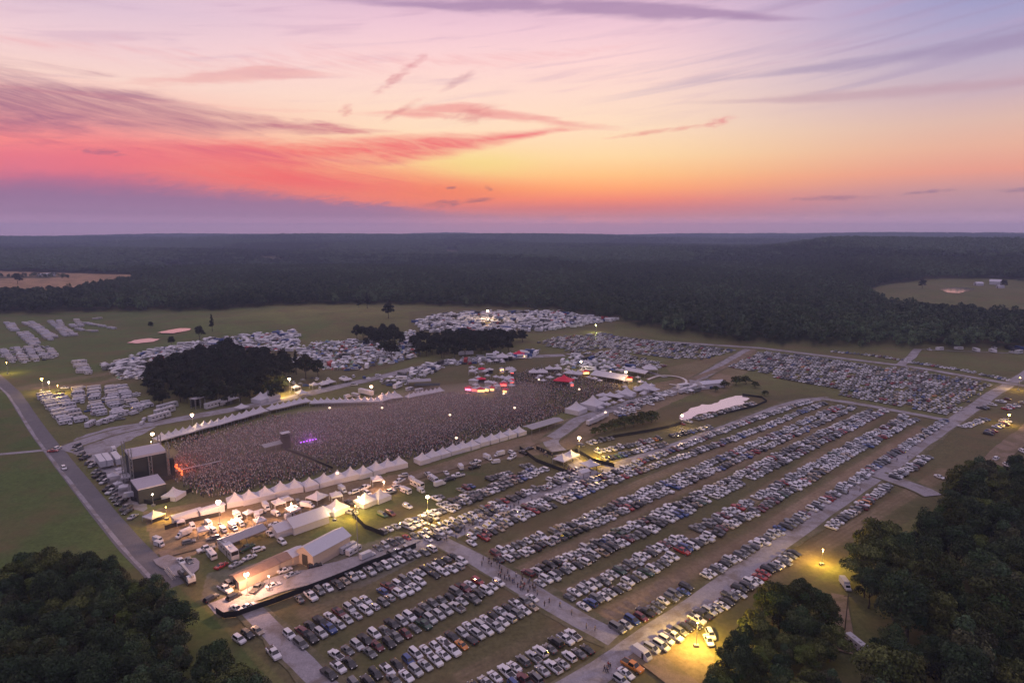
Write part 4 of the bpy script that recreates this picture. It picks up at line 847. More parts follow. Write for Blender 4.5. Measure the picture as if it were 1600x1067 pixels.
camp([(960,640),(1000,625),(1040,612),(1060,615),(1000,640),(975,655)], 40, 'cars and canopies packed beside the dusty lane above the green strip', 'campsite', {'canopy': 2, 'suv': 3, 'sedan': 2}, 9)
# ------------------------------------------------------------------ tents
M_CANV = mat('white_canvas', (.50,.485,.53), .7, var=.06, scale=.8); M_CANVR = mat('red_canvas', (.62,.02,.06), .7, var=.08); M_CANVG = mat('grey_tarpaulin', (.30,.29,.32), .7, var=.12, scale=.5); M_DKC = mat('dark_canopy', (.03,.033,.036), .8)
def canopy_mb(b, w, d, eave, peak, cx=0.0, cy=0.0, skirt=.45):
    h = peak-eave; prof = [(1, eave-skirt), (1, eave), (.72, eave+h*.16), (.45, eave+h*.36), (.2, eave+h*.64), (.06, eave+h*.92), (.0, peak+.05)]; vs = []
    for k, z in prof:
        for a, c in ((-1,-1),(0,-1.0),(1,-1),(1,0),(1,1),(0,1),(-1,1),(-1,0)):
            sag = .96 if (a == 0 or c == 0) and k not in (1,) else 1; vs.append((cx+a*k*w/2*sag, cy+c*k*d/2*sag, z))
    b.add(vs, [(r*8+i, r*8+(i+1) % 8, r*8+8+(i+1) % 8, r*8+8+i) for r in range(len(prof)-1) for i in range(8)])
def pagoda(name, w, eave, peak, canv, walls, d=None, peaks=1):
    root = empty(name, (0, 0)); d = d or w; b = MB(); n = peaks; cw = w/n
    for i in range(n): canopy_mb(b, cw*.985, d, eave, peak, -w/2+cw*(i+.5))
    b.build('canopy', canv, root)
    for i in range(n+1):
        for sy in (-1, 1): MB().tube((-w/2+cw*i*(.985), sy*(d/2-.1), 0), (-w/2+cw*i*.985, sy*(d/2-.1), eave), .07, n=6).build('leg', M_WHITE, root)
    for s in walls:
        if s == 'back': MB().box((0, -d/2+.12, eave/2-.15), (w*.96, .05, eave-.5)).build('side_wall', canv, root)
        if s == 'front': MB().box((0, d/2-.12, eave/2-.15), (w*.96, .05, eave-.5)).build('side_wall', canv, root)
        if s == 'ends':
            for sx in (-1, 1): MB().box((sx*(w/2-.12), 0, eave/2-.15), (.05, d*.94, eave-.5)).build('side_wall', canv, root)
    return reg(root)
PG_S = pagoda('peaked_tent', 6.4, 2.5, 5.9, M_CANV, ('back', 'ends')); PG_N = pagoda('peaked_tent', 6.6, 2.9, 6.2, M_CANV, ('back',)); PG_B = pagoda('peaked_tent', 11, 3.2, 8.2, M_CANV, ('back', 'ends'))
PG_O = pagoda('peaked_tent', 8, 2.8, 5.6, M_CANV, ()); PG_2 = pagoda('twin_peak_tent', 16, 3.0, 6.2, M_CANV, (), 8, 2); PG_R = pagoda('red_tent', 13, 3.2, 7.0, M_CANVR, (), 10); CAN = pagoda('pop_up_canopy', 3.4, 2.3, 3.4, M_CANV, ())
def gable(name, L, Wd, eave, ridge, roofm, wallm, open_side=False, door=None):
    root = empty(name, (0, 0)); b = MB(); o = .35
    b.add([(-L/2-o, -Wd/2-o, eave-.12), (L/2+o, -Wd/2-o, eave-.12), (L/2+o, 0, ridge), (-L/2-o, 0, ridge), (-L/2-o, Wd/2+o, eave-.12), (L/2+o, Wd/2+o, eave-.12),
           (-L/2-o, -Wd/2-o, eave-.3), (L/2+o, -Wd/2-o, eave-.3), (L/2+o, 0, ridge-.18), (-L/2-o, 0, ridge-.18), (-L/2-o, Wd/2+o, eave-.3), (L/2+o, Wd/2+o, eave-.3)],
          [(0, 1, 2, 3), (3, 2, 5, 4), (6, 9, 8, 7), (9, 10, 11, 8), (0, 6, 7, 1), (5, 11, 10, 4), (0, 3, 9, 6), (3, 4, 10, 9), (1, 7, 8, 2), (2, 8, 11, 5)]); b.build('roof', roofm, root)
    if not open_side:
        w = MB(); w.prism([(-Wd/2, 0), (Wd/2, 0), (Wd/2, eave-.32), (0, ridge-.22), (-Wd/2, eave-.32)], -L/2, L/2); w.v = [(y, x, z) for x, y, z in w.v]; w.f = [f[::-1] for f in w.f]; wl = w.build('wall', wallm, root)
        if door: MB().box((-L/2-.02, 0, eave*.42), (.05, Wd*.34, eave*.8)).build('door', door, wl)
    else:
        n = max(2, int(L/5))
        for i in range(n+1):
            for s in (-1, 1): MB().box((-L/2+L*i/n*.99+.05, s*(Wd/2-.1), (eave-.3)/2), (.14, .14, eave-.3)).build('leg', M_STEEL, root)
    return reg(root)
def tent_line(px, proto, names, face, grp, s=1.0):
    for i, ((a, b), nx) in enumerate(zip(px, px[1:]+px[-2:-1])):
        z = 3.5; p = G(a, b+4); q = G(nx[0], nx[1]+4); ang = atan2(q[1]-p[1], q[0]-p[0])+(pi if i == len(px)-1 else 0)+face; n = len(px)
        if cos(ang-face) < -.999 or (i == n-1): ang = ang
        spawn(proto, p, ang+random.gauss(0, .025), ('white peaked tent at the left end of ' if i == 0 else 'white peaked tent at the right end of ' if i == n-1 else '%s white peaked tent from left in ' % ordinal(i+1))+names, 'tent', grp, (s*random.uniform(.95, 1.03), s*random.uniform(.95, 1.03), s*random.uniform(.9, 1.06)))
def lerp(a, b, n): return [(a[0]+(b[0]-a[0])*i/(n-1), a[1]+(b[1]-a[1])*i/(n-1)) for i in range(n)]
g1 = 'peaked tents along the near side of the crowd'; g2 = 'peaked tents along the far side of the crowd'
tent_line([(368,784),(390,780),(415,774),(439,768),(461,763),(484,759),(507,753),(528,748),(548,744),(568,740),(588,735),(606,730),(624,726)], PG_S, 'the near row beside the crowd', 0, g1, .98)
tent_line([(660,719),(676,714),(692,709),(708,704),(723,700),(738,696),(753,691),(768,687),(782,683),(796,679),(811,675)], PG_S, 'the second near row past the gap', 0, g1, .92)
tent_line(lerp((254,688),(408,645),15), PG_N, 'the far row starting behind the stage', pi, g2, .95)
tent_line(lerp((426,640),(478,628),7), PG_N, 'the short far row before the road bend', pi, g2, .85); tent_line(lerp((492,630),(590,627),11), PG_N, 'the far row under the far side lamp', pi, g2, .85)
tent_line([(598,625),(608,622),(617,621)], PG_B, 'the taller far group of three', pi, g2, .8); tent_line(lerp((640,620),(687,611),8), PG_N, 'the short far row nearest the fairground booths', pi, g2, .75)
for pr, px, py, d, lab, s in ((PG_B,408,628,(20,-6),'large bright white peaked tent before the copse, left of a pair',1.0),(PG_B,421,625,(20,-6),'large white peaked tent between copse and crowd, right of a pair',.9),(PG_O,378,641,(20,-6),'white peaked tent raised behind the far row end',.8),(PG_O,541,597,(20,-4),'single star shaped white tent beside the gravel road',.8),(PG_O,505,604,(20,-4),'white tent right one of the two left of the star shaped tent',.8),(PG_O,515,601,(20,-4),'white tent left one of the two near the star shaped tent',.85),
   (CAN,463,611,(20,-4),'small white canopy below the copse lamp, left of two',1.4),(CAN,491,607,(20,-4),'small white canopy below the copse lamp, right of two',1.4),(PG_O,471,618,(20,-4),'pale blue white tent beside the road below the copse lamp',1.0),(PG_O,349,632,(20,-6),'white cube like tent right of the last grey bus',.9),(PG_O,361,628,(20,-6),'second white cube like tent right of the last grey bus',.9),
   (PG_B,272,778,(20,-12),'white peaked tent on lamplit grass near the stage corner',.6),(PG_O,241,812,(20,6),'white flat topped tent left of the stage side lamp',.7),(PG_O,496,783,(12,-6),'white canopy standing before the peaked tents in mid yard',.8),(PG_2,885,721,(20,-9),'long twin peaked white tent at the parking entrance',.82),(PG_O,922,732,(20,-5),'white peaked tent at the parking entrance right of the twin tent',.85),
   (PG_B,571,788,(20,-8),'brightly glowing white marquee at the middle of the yard',.62),(PG_B,594,781,(20,-8),'white marquee right of the brightly glowing one',.6),(PG_B,526,800,(20,-8),'white peaked marquee glowing yellow at its right side',.68),(PG_O,505,806,(20,-8),'small peaked tent left of the yellow glowing marquee',.75),
   (PG_2,841,586,(20,0),'twin peaked white tent in the far field, left of the red tent',.9),(PG_2,865,580,(20,0),'second twin peaked white tent, above and left of the red tent',.8),(PG_2,896,588,(20,2),'twin peaked white tent above the red tent',.9),(PG_O,1015,582,(20,0),'tall peaked white tent above the dirt track loop',1.3),(PG_R,881,600,(20,2),'bright red tent standing among the crowd at the far end',1.0),(PG_R,811,557,(20,0),'red tent by the bend of the gravel road',.8),
   (PG_B,900,645,(20,-8),'grey white peaked tent, lowest of the cluster right of the crowd',.9),(PG_B,926,638,(20,-8),'large square white tent behind the lowest of the right cluster',1.05),(PG_O,945,628,(20,-8),'white tent third up the cluster right of the crowd',1.0),(PG_O,953,622,(20,-8),'white tent fourth up the cluster right of the crowd',1.0),(PG_O,965,624,(20,-8),'white tent fifth up the cluster right of the crowd',1.0),(PG_B,979,620,(20,-8),'white tent topmost of the lower right cluster',.85),
   (PG_O,999,612,(20,-7),'peaked white tent left of a pair by the dusty lane',1.0),(PG_B,1008,611,(20,-7),'taller peaked white tent of a pair by the dusty lane',.85),(PG_O,1021,613,(20,-7),'low white tent right of the pair by the dusty lane',.8),(PG_O,785,563,(20,0),'tall white conical tent behind the fairground booths',1.25),(CAN,775,557,(20,0),'white canopy left of the conical tent',1.6),(CAN,738,586,(20,0),'small white canopy at the left of the fairground',1.5),
   (PG_O,796,581,(20,0),'white tent on the right edge of the fairground, upper',1.0),(PG_O,795,596,(20,0),'white tent on the right edge of the fairground, lower',.9)):
    spawn(pr, G(px, py), head((px, py), (px+d[0], py+d[1])), lab, 'tent', s=s)
# gabled and flat roofed buildings and marquees
def put(root, px, py, d, label, cat, s=1.0): o = spawn(root, G(px, py), head((px, py), (px+d[0], py+d[1])), label, cat, s=s*1.12); return o
M_TIN = mat('pale_ribbed_roof', (.50,.50,.56), .45, .2, var=.06, scale=.6); M_TAN = mat('tan_metal_wall', (.50,.40,.32), .6, var=.08); M_RUST = mat('rusty_brown_roof', (.26,.17,.13), .8, var=.25, scale=.7); M_DOOR = mat('dark_door', (.05,.045,.04), .6)
put(gable('gabled_marquee', 12.5, 7.5, 2.7, 4.8, M_CANV, M_CANV), 479, 821, (20, -7), 'white gabled marquee in the row facing the service yard', 'marquee'); put(gable('gabled_marquee', 8, 6, 2.4, 3.9, M_CANV, M_CANV), 446, 831, (20, -7), 'lower white marquee left of the gabled one', 'marquee')
put(gable('barn', 14.5, 7.0, 4.2, 6.0, M_TIN, M_TAN, door=M_DOOR), 507, 867, (20, -11), 'pale roofed gabled barn standing in the yard below the tents', 'barn')
put(gable('metal_shed', 12, 4.6, 3.0, 3.8, M_RUST, M_TAN, door=M_DOOR), 399, 904, (20, -9), 'long low metal shed glowing orange under its own lamp', 'shed'); put(gable('metal_shed', 7.5, 4.6, 2.9, 3.8, M_RUST, M_TAN), 437, 886, (20, -9), 'brown roofed low shed between the glowing shed and the barn', 'shed'); put(gable('metal_shed', 4, 4.6, 3.0, 4.0, M_TIN, M_TAN), 461, 876, (20, -9), 'small white roofed shed touching the barn end', 'shed')
put(gable('open_canopy', 13, 5, 3.0, 4.0, M_CANVG, M_CANV, True), 380, 848, (20, -8), 'long open sided canopy over parked trucks in the lower yard', 'canopy')
put(gable('long_tent', 22, 6, 3.0, 3.5, M_CANVG, M_CANV, True), 849, 670, (30, -9), 'long flat pale canopy at the right end of the near tent rows', 'tent'); put(gable('long_tent', 24, 12, 3.2, 5.2, M_CANV, M_CANV, True), 955, 594, (30, 5), 'long white open tent with lights at its right end', 'tent'); put(gable('long_tent', 17, 7, 3.0, 4.2, M_CANV, M_CANV, True), 996, 586, (30, 6), 'long white tent between the floodlight and the dirt track loop', 'tent')
put(gable('open_canopy', 14, 7, 3.4, 4.0, M_CANVG, M_CANV, True), 655, 602, (20, -1), 'grey flat canopy behind the far tent row end', 'canopy'); put(gable('open_canopy', 15, 6, 3.2, 3.5, M_DKC, M_CANV, True), 668, 608, (20, 0), 'dark flat canopy just behind the far tent row end', 'canopy')
put(gable('long_shed', 17, 7, 3.4, 4.4, M_TIN, M_WHITE), 1110, 605, (20, -2), 'white roofed long shed above the bright middle pond', 'shed'); put(gable('kiosk', 4.2, 3, 2.6, 3.2, M_CANV, M_CANV), 911, 745, (20, -6), 'small white kiosk by the parking gate fence', 'kiosk')
put(gable('cargo_container', 9, 2.6, 2.7, 2.8, M_WHITE, M_WHITE), 293, 812, (20, -6), 'white flat container left of the lamplit one by the crowd corner', 'container'); put(gable('cargo_container', 8, 2.6, 2.8, 2.9, M_WHITE, M_WHITE), 331, 803, (20, -6), 'white container lit warm below the crowd corner lamp', 'container')
put(gable('farm_shed', 30, 12, 4, 6.5, M_TIN, M_WHITE), 73, 432, (20, -1), 'long white farm shed beside the far tan crop field', 'shed')
for i, (px, py, s, lab) in enumerate(((1528,453,1.2,'low pale house nearest the far right pond'),(1554,452,1.7,'pale roofed big house in the far right pasture'),(1562,457,1.0,'small pale outbuilding below the big far right house'),(932,422,2.0,'pale big house in the far valley clearing'),(300,415,1.6,'tiny pale house in the far left valley'),(313,414,1.5,'tiny pale house right of the first in the far left valley'),(337,415,1.4,'tiny pale house at the right in the far left valley'),
        (880,423,1.3,'tiny pale house leftmost in the far valley clearing'),(890,421,1.4,'tiny pale house second from left in the far valley clearing'),(908,421,1.2,'tiny pale house in the middle of the far valley clearing'))):
    b = gable('farm_house', 9, 6.5, 3, 5, M_TIN, M_WHITE, door=M_DOOR) if i == 0 else FH
    FH = b; put(b, px, py, (20, random.uniform(-1, 1)), lab, 'house', s)
# ------------------------------------------------------------------ stage and towers
def lattice(b, p, h, w=.5, r=.04, step=1.5):
    c = [(p[0]+a*w/2, p[1]+d*w/2) for a, d in ((-1,-1),(1,-1),(1,1),(-1,1))]
    for x, y in c: b.tube((x, y, p[2]), (x, y, p[2]+h), r, n=4)
    n = int(h/step)
    for i in range(n):
        z = p[2]+i*step
        for k in range(4): b.tube((*c[k], z), (*c[(k+1) % 4], z+step), r*.7, n=3, caps=False)
    return b
M_STG = mat('stage_roof_sheet', (.42,.38,.42), .7, var=.08, scale=.5)
ax = head((262,742), (347,723))
pm, pw = G(227,702,13.4), G(231,751,6.7); am = np.array([cos(ax), sin(ax)]); an = np.array([-sin(ax), cos(ax)])
st = empty('concert_stage', pm, ax); st.scale = (1.2,)*3; tag(st, 'big black concert stage with pale roof sheet at the left end of the crowd', 'stage')
wx, wy = float((pw-pm)@am)/1.2, float((pw-pm)@an)/1.2         # the wing stands in front of and below the main roof
SL, SW, SH = 11.5, 11.5, 10.6; gap = abs(wy)-SW/2
b = MB(); b.box((0, 0, SH), (SL, SW, .7), top=.97); b.add([(-SL/2, -SW/2, SH+.36), (SL/2, -SW/2, SH+.36), (SL/2, SW/2, SH+.36), (-SL/2, SW/2, SH+.36), (-SL*.3, 0, SH+1.5), (SL*.38, 0, SH+1.5)], [(0, 1, 5, 4), (2, 3, 4, 5), (1, 2, 5), (3, 0, 4)]); b.build('roof', M_STG, st)
MB().box((-SL/2+.2, 0, SH/2), (.2, SW-.6, SH-.9)).build('backdrop', M_DKC, st); lattice(MB(), (-SL/2-1.6, 0, 0), SH-.5, 1.0, .09).build('truss_tower', M_STEEL, st); lattice(MB(), (0, -SW/2-.6, 0), SH-.3, 1.0, .09).build('truss_tower', M_STEEL, st); MB().box((0, -SW/2+.25, SH/2), (SL-.8, .2, SH-.9)).build('side_curtain', M_DKC, st); MB().box((0, SW/2-.25, SH/2), (SL-.8, .2, SH-.9)).build('side_curtain', M_BLK, st)
MB().box((1.2, 0, .9), (SL+1.5, SW+1.5, 1.6)).build('deck', M_TRIM, st)
for x in (-SL/2-.2, SL/2+.2):
    for y in (-SW/2-.2, SW/2+.2): lattice(MB(), (x, y, 0), SH+3.6, .9, .09).build('truss_tower', M_STEEL, st)
MB().box((SL/2+.9, SW/2+2.2, 5.2), (1.0, 2.4, 6)).build('speaker_array', M_BLK, st); MB().box((SL/2+.9, -SW/2-2.2, 5.2), (1.0, 2.4, 6)).build('speaker_array', M_BLK, st)
MB().box((SL/2+.4, SW/2+6, 4.4), (.3, 5, 6)).build('video_screen', M_BLK, st)
WH = 5.2; w = MB(); w.box((wx, wy, WH), (8.6, 11.5, .35), top=.97); w.build('wing_roof', M_STG, st); MB().box((wx, wy-5.6, WH/2), (8.3, .12, WH-.5)).build('side_curtain', M_DKC, st); MB().box((wx-4.2, wy, WH/2), (.12, 11.1, WH-.5)).build('side_curtain', M_BLK, st); MB().box((wx+4.2, wy, WH/2), (.12, 11.1, WH-.5)).build('side_curtain', M_BLK, st)
print('stage', wx, wy)
M_GLOWR = mat('red_stage_light', (.4,.05,.02), .5, emit=(1,.16,.04), estr=2.2); M_GLOWP = mat('violet_stage_light', (.3,.1,.4), .5, emit=(.55,.12,1), estr=1.6)
for i in range(7): MB().box((9.4+.4*(i % 2), -8.5+1.7*i, 1.8+.5*(i % 3)), (.5, .9, .6)).build('stage_light', M_GLOWR, st)
def point(name, parent, loc, c, power, r=.4):
    l = bpy.data.lights.new(name, 'POINT'); l.color = c; l.energy = power; l.shadow_soft_size = r; o = bpy.data.objects.new(name, l); COL.objects.link(o); o.parent = parent; o.location = loc; return o
point('light_source', st, (11.5, -5, 3.5), (1, .15, .05), 1100); point('light_source', st, (12, 3, 3.0), (1, .15, .05), 500)
p, q = G(264,742), G(347,723); L = np.hypot(*(q-p)); rw = empty('stage_runway', (p+q)/2, ax); tag(rw, 'thin pale runway reaching from the stage into the crowd', 'runway'); MB().box((0, 0, 1.15), (L, 1.1, .22)).build('deck', M_CANVG, rw); MB().box((0, 0, .55), (L-.4, 1.0, .95)).build('skirt', M_BLK, rw)
dt = empty('delay_tower', G(447,700), ax); tag(dt, 'dark scaffold tower with small white roof in the middle of the crowd', 'tower')
for x in (-1.6, 1.6):
    for y in (-1.6, 1.6): lattice(MB(), (x, y, 0), 8, .5, .05).build('truss_tower', M_TRIM, dt)
MB().box((0, 0, 8.2), (4.6, 3.2, .3), top=.9).build('roof', M_CANV, dt); MB().box((0, 0, 3.6), (3.4, 3.4, 6.6)).build('scrim', M_BLK, dt)
fo = put(gable('mixing_tent', 10, 4.5, 2.8, 3.3, M_CANVG, M_CANV, True), 428, 702, (20, -5), 'low flat mixing tent in the crowd left of the dark tower', 'tent')
lr = empty('light_rig', G(482,694), ax); tag(lr, 'low rig of violet lights glowing over the crowd', 'light rig')
b = MB(); b.box((0, 0, 1.5), (9, .4, .3)); b.box((-4.3, 0, .75), (.2, .2, 1.5)); b.box((4.3, 0, .75), (.2, .2, 1.5)); b.build('frame', M_TRIM, lr)
for i in range(6): MB().box((-4+1.6*i, -.1, 1.9), (.7, .5, .5)).build('lamp', M_GLOWP, lr)
point('light_source', lr, (0, 0, 3.6), (.5, .12, 1), 1300)
sc = empty('scaffold_block', G(310,637), head((310,637), (335,630))); tag(sc, 'tall grey scaffold frame with flat roof behind the far tents', 'scaffold')
for x in (-3.4, 0, 3.4):
    for y in (-2, 2): lattice(MB(), (x, y, 0), 6.2, .4, .05).build('truss_tower', M_STEEL, sc)
MB().box((0, 0, 6.4), (8, 5, .3)).build('roof', M_CANVG, sc); MB().box((0, 2.1, 3.2), (7.4, .1, 5)).build('scrim', M_DKC, sc)
# crane truck with its booms lowered
cr = empty('crane_truck', G(292,905), head((275,890), (310,930))); tag(cr, 'crane truck with folded pale boom by the corner of the left wood', 'crane')
MB().prism([(-5, .7), (5, .7), (5, 1.3), (3.4, 1.5), (-5, 1.5)], -1.2, 1.2).build('chassis', M_TRIM, cr); MB().prism([(3.6, 1.3), (5.2, 1.3), (5.2, 2.2), (4.7, 3.1), (3.6, 3.1)], -1.15, 1.15).build('cab', paint('white'), cr); MB().box((-1.5, 0, 2.1), (2.6, 2.2, 1.2)).build('turntable', paint('grey'), cr)
MB().box((.3, .2, 3.1), (10.5, .7, .7)).build('boom', M_CREAM, cr); b = MB(); lattice(b, (0, 0, 0), 8, .9, .06, 1.0); b.v = [(z-9.5, x-3.2, y+1.2) for x, y, z in b.v]; b.build('boom_section', M_CREAM, cr)
for fx in (-4, -2.7, 3.2, 4.2):
    for s in (1, -1): wheel(fx, s*1.2, .55, cr, .35)
# ------------------------------------------------------------------ fairground booths
M_G1 = mat('pink_booth_light', (.6,.2,.3), .5, emit=(1,.25,.42), estr=2.2); M_G2 = mat('amber_booth_light', (.6,.4,.2), .5, emit=(1,.5,.16), estr=3.0); M_G3 = mat('red_booth_light', (.5,.1,.1), .5, emit=(1,.12,.1), estr=2.2)
for i, (px, py, m, nm, w) in enumerate(((733,612,M_G1,'pink lit',5),(743,613,M_G3,'red lit',4),(751,614,M_G2,'amber lit',5),(760,613,M_G2,'amber lit',4.5),(768,612,M_G2,'bright amber lit',4),(777,609,M_WHITE,'unlit white',4),(787,605,M_G3,'red lit',5),(784,582,M_G2,'amber lit',3),(790,615,M_G2,'amber lit',3),(801,585,M_G3,'red lit',3),(800,600,M_G3,'red lit',3),(740,600,M_WHITE,'unlit white',6),(752,598,M_WHITE,'unlit white',6),(763,603,M_WHITE,'unlit white',5),(753,582,M_WHITE,'unlit white',5),(765,583,M_WHITE,'unlit white',5),(818,560,M_G2,'amber lit',3),(893,605,M_G3,'red lit',2),(915,586,M_G2,'amber lit',5),(975,592,M_G2,'amber lit',5),(984,596,M_G2,'amber lit',4))):
    bt = empty('fairground_booth', G(px, py), random.uniform(-.4, .2)); pos = ('front', 'left', 'middle', 'back')[i % 4]
    tag(bt, '%s booth, %s from the pink one in the lit fairground' % (nm, ordinal(i+1)) if i < 17 else '%s stall near the %s' % (nm, ('red tent', 'twin tent above the red one', 'right end of the long white tent', 'far right end of the long white tent')[i-17]), 'booth', 'lit fairground booths')
    bd = MB().box((0, 0, 1.5), (w, 3, 3)).build('body', M_CREAM if i % 3 else M_DKC, bt); b = MB(); canopy_mb(b, w+.6, 3.8, 3.1, 4.4); b.build('canopy', M_CANV if i % 2 else M_CANVR, bt)
    if m is not M_WHITE: MB().box((0, -1.56, 1.9), (w*.9, .1, 1.5)).build('lit_front', m, bd); 
    if m is not M_WHITE and i in (0, 3, 6, 7, 16, 18, 19): point('light_source', bt, (0, -3.2, 2.4), m.node_tree.nodes['Principled BSDF'].inputs['Emission Color'].default_value[:3], 420)
# dirt track loop with pale kerb
loop = [(1012,594),(1022,589),(1034,586.5),(1050,586.5),(1064,589),(1073,594),(1074,599),(1067,603),(1056,603.5),(1046,601)]
strip('dirt_track', loop, 4.5, M_DIRT, .2); strip('pale_kerb', loop, 1.5, mat('pale_concrete', (.6,.58,.56), .9), .05)
# ------------------------------------------------------------------ fences
def fence(px, h, label, m=M_BLK, gap=7.0):
    p = [G(*q) for q in px]; o = empty('mesh_fence', p[0]); tag(o, label, 'fence'); b = MB(); posts = []
    for a, c in zip(p, p[1:]):
        a = a-p[0]; c = c-p[0]; L = np.hypot(*(c-a)); b.box(((a[0]+c[0])/2, (a[1]+c[1])/2, h/2+.05), (L, .05, h-.1), atan2(c[1]-a[1], c[0]-a[0])); n = max(1, int(L/gap)); posts += [a+(c-a)*i/n for i in range(n)]
    b.build('panel', m, o)
    for q in posts[:90]: MB().tube((q[0], q[1], 0), (q[0], q[1], h+.15), .06, n=6).build('post', M_TRIM, o)
fence([(338,958),(350,966),(372,963),(430,942),(520,908),(600,875),(650,856)], 1.9, 'black mesh fence curving round the barn yard'); fence([(548,803),(570,826),(600,838)], 1.9, 'black mesh fence right of the barn'); fence([(812,702),(838,722),(880,738),(912,748)], 1.9, 'black mesh fence on the left of the parking entrance'); fence([(838,702),(862,712),(900,706),(928,722),(960,730)], 1.9, 'black mesh fence on the right of the parking entrance')
fence([(925,693),(960,684),(1010,676),(1045,669),(1066,662)], 1.8, 'dark fence along the foot of the green strip'); fence([(205,782),(240,790),(262,785),(300,768)], 1.8, 'black fence between stage yard and lamplit grass'); fence([(258,828),(300,816),(345,806)], 1.8, 'dark fence below the white containers'); fence([(445,703),(480,716),(520,733)], 1.2, 'low dark barrier crossing the crowd by the tower'); fence([(1160,618),(1190,622),(1198,628),(1180,636),(1120,650)], 1.4, 'dark fence round the right end of the middle pond')
# ------------------------------------------------------------------ lamps
WARM, PEACH, YEL, COOL = (1,.66,.34), (1,.50,.27), (1,.60,.10), (1,.82,.56)
def glow(nm, c, k): return mat('lamp_glow_'+nm, (.8,.8,.8), .5, var=0.0, emit=c, estr=k)
def lamp(px, py, h, c, power, label, nm, r=.55, k=22, kind='light_tower', off=None):
    x, y = G(px, py, h); o = empty(kind, (x, y), 0, float(hgt(x, y))); tag(o, label, 'floodlight' if kind == 'light_tower' else 'lamp', 'lit floodlight masts' if kind == 'light_tower' else None)
    b = MB(); b.tube((0, 0, 0), (0, 0, h-.3), .11, .07, n=7); b.box((0, 0, .35), (1.4, .9, .7)); b.build('mast', M_STEEL, o)
    b = MB(); b.ball((0, 0, h), r, 10, 7, .8); hd = b.build('lamp_head', glow(nm, c, k), o, True); b = MB(); b.tube((0, 0, h+r*.75), (0, 0, h+r*.75+.2), r*.5, r*.2, n=8); b.build('lamp_cap', M_STEEL, hd)
    point('light_source', o, (0, 0, h-r-.15) if off is None else off, c, power, .3)
for a in ((762,487,13,WARM,30000,'far floodlight standing above the far campsite','warm',1.3),(65,592,9,YEL,5000,'bright yellow floodlight of the pair above the left lot','yellow',.75),(76,597,7,COOL,2500,'small white lamp right of the yellow one above the left lot','cool',.5),(300,648,10,WARM,4000,'warm floodlight between grey buses and far tent row','warm',.8),(238,678,10,WARM,3500,'warm floodlight just behind the stage roof','warm',.85),
    (452,592,10,WARM,14000,'warm floodlight at the right end of the dark copse','warm',.9),(580,604,10,PEACH,9000,'peach floodlight over the far row of tents','peach',.95),(341,784,9,PEACH,22000,'big peach floodlight at the near corner of the crowd','peach',.95),(385,897,7.0,PEACH,14000,'peach lamp above the glowing shed','peach',.75),(668,776,9,WARM,6000,'warm floodlight between the parking rows and the tents','warm',.7),
    (905,684,10,WARM,6500,'warm floodlight over the lamplit lot by the green strip','warm',.8),(1066,649,8,WARM,5000,'warm floodlight at the left end of the middle pond','warm',.65),(978,581,10,WARM,9000,'floodlight at the right end of the long white tent','warm',.85),(908,565,8,COOL,2500,'small floodlight behind the long white tent','cool',.6),(931,508,8,(.95,.95,.3),6000,'greenish floodlight at the right end of the far campsite','lime',.6),(1577,648,6,YEL,5000,'yellow lamp among the cars at the far right','yellow',.6),(238,772,5,COOL,500,'small lamp on the lamplit grass by the stage','cool',.3),(10,566,9,YEL,9000,'yellow floodlight at the left picture edge','yellow',.3),(1594,590,9,YEL,9000,'yellow floodlight at the right picture edge','yellow',.3)):
    lamp(*a)
lamp(1090,972,7,YEL,30000,'yellow street lamp hanging over the lamplit patch at the lower right','yellow',.22,30,'street_lamp'); lamp(1286,858,5.5,YEL,14000,'yellow street lamp at the edge of the right wood','yellow',.22,30,'street_lamp'); lamp(668,797,6,YEL,5000,'low yellow lamp lighting grass between two parking rows','yellow',.2,20,'street_lamp')
lamp(259,792,5,YEL,4500,'yellow work lamp on the grass beside the stage fence','yellow',.2,20,'work_lamp'); lamp(522,794,5,WARM,3000,'work lamp lighting the yellow glowing marquee','warm',.2,20,'work_lamp'); lamp(560,776,5.0,WARM,5000,'work lamp right at the brightly glowing marquee','warm',.25,25,'work_lamp'); lamp(555,790,5,YEL,9000,'work lamp lighting the dust before the glowing marquee','yellow',.2,20,'work_lamp')
lamp(365,802,6,PEACH,9000,'work lamp over the lamplit line of vans','yellow',.2,20,'work_lamp'); lamp(420,900,5,PEACH,1500,'work lamp at the right end of the glowing shed','peach',.25,25,'work_lamp'); lamp(934,700,6,YEL,20000,'low lamp spilling yellow on the lot right of the entrance','yellow',.2,20,'work_lamp'); lamp(90,602,6,YEL,10000,'low lamp lighting the dusty lane over the left lot','yellow',.2,20,'work_lamp'); lamp(436,609,5,YEL,9000,'low lamp lighting the grass strip under the copse','yellow',.2,20,'work_lamp'); lamp(236,690,4,WARM,900,'work lamp on the ground behind the stage roof','warm',.2,20,'work_lamp')
lamp(455,786,5,PEACH,8000,'work lamp behind the middle of the near tent row','warm',.25,20,'work_lamp'); lamp(600,752,5,PEACH,7000,'work lamp behind the right end of the near tent row','warm',.25,20,'work_lamp')
M_LANT = mat('lit_balloon', (.8,.7,.6), .5, emit=(1,.72,.5), estr=1.6)
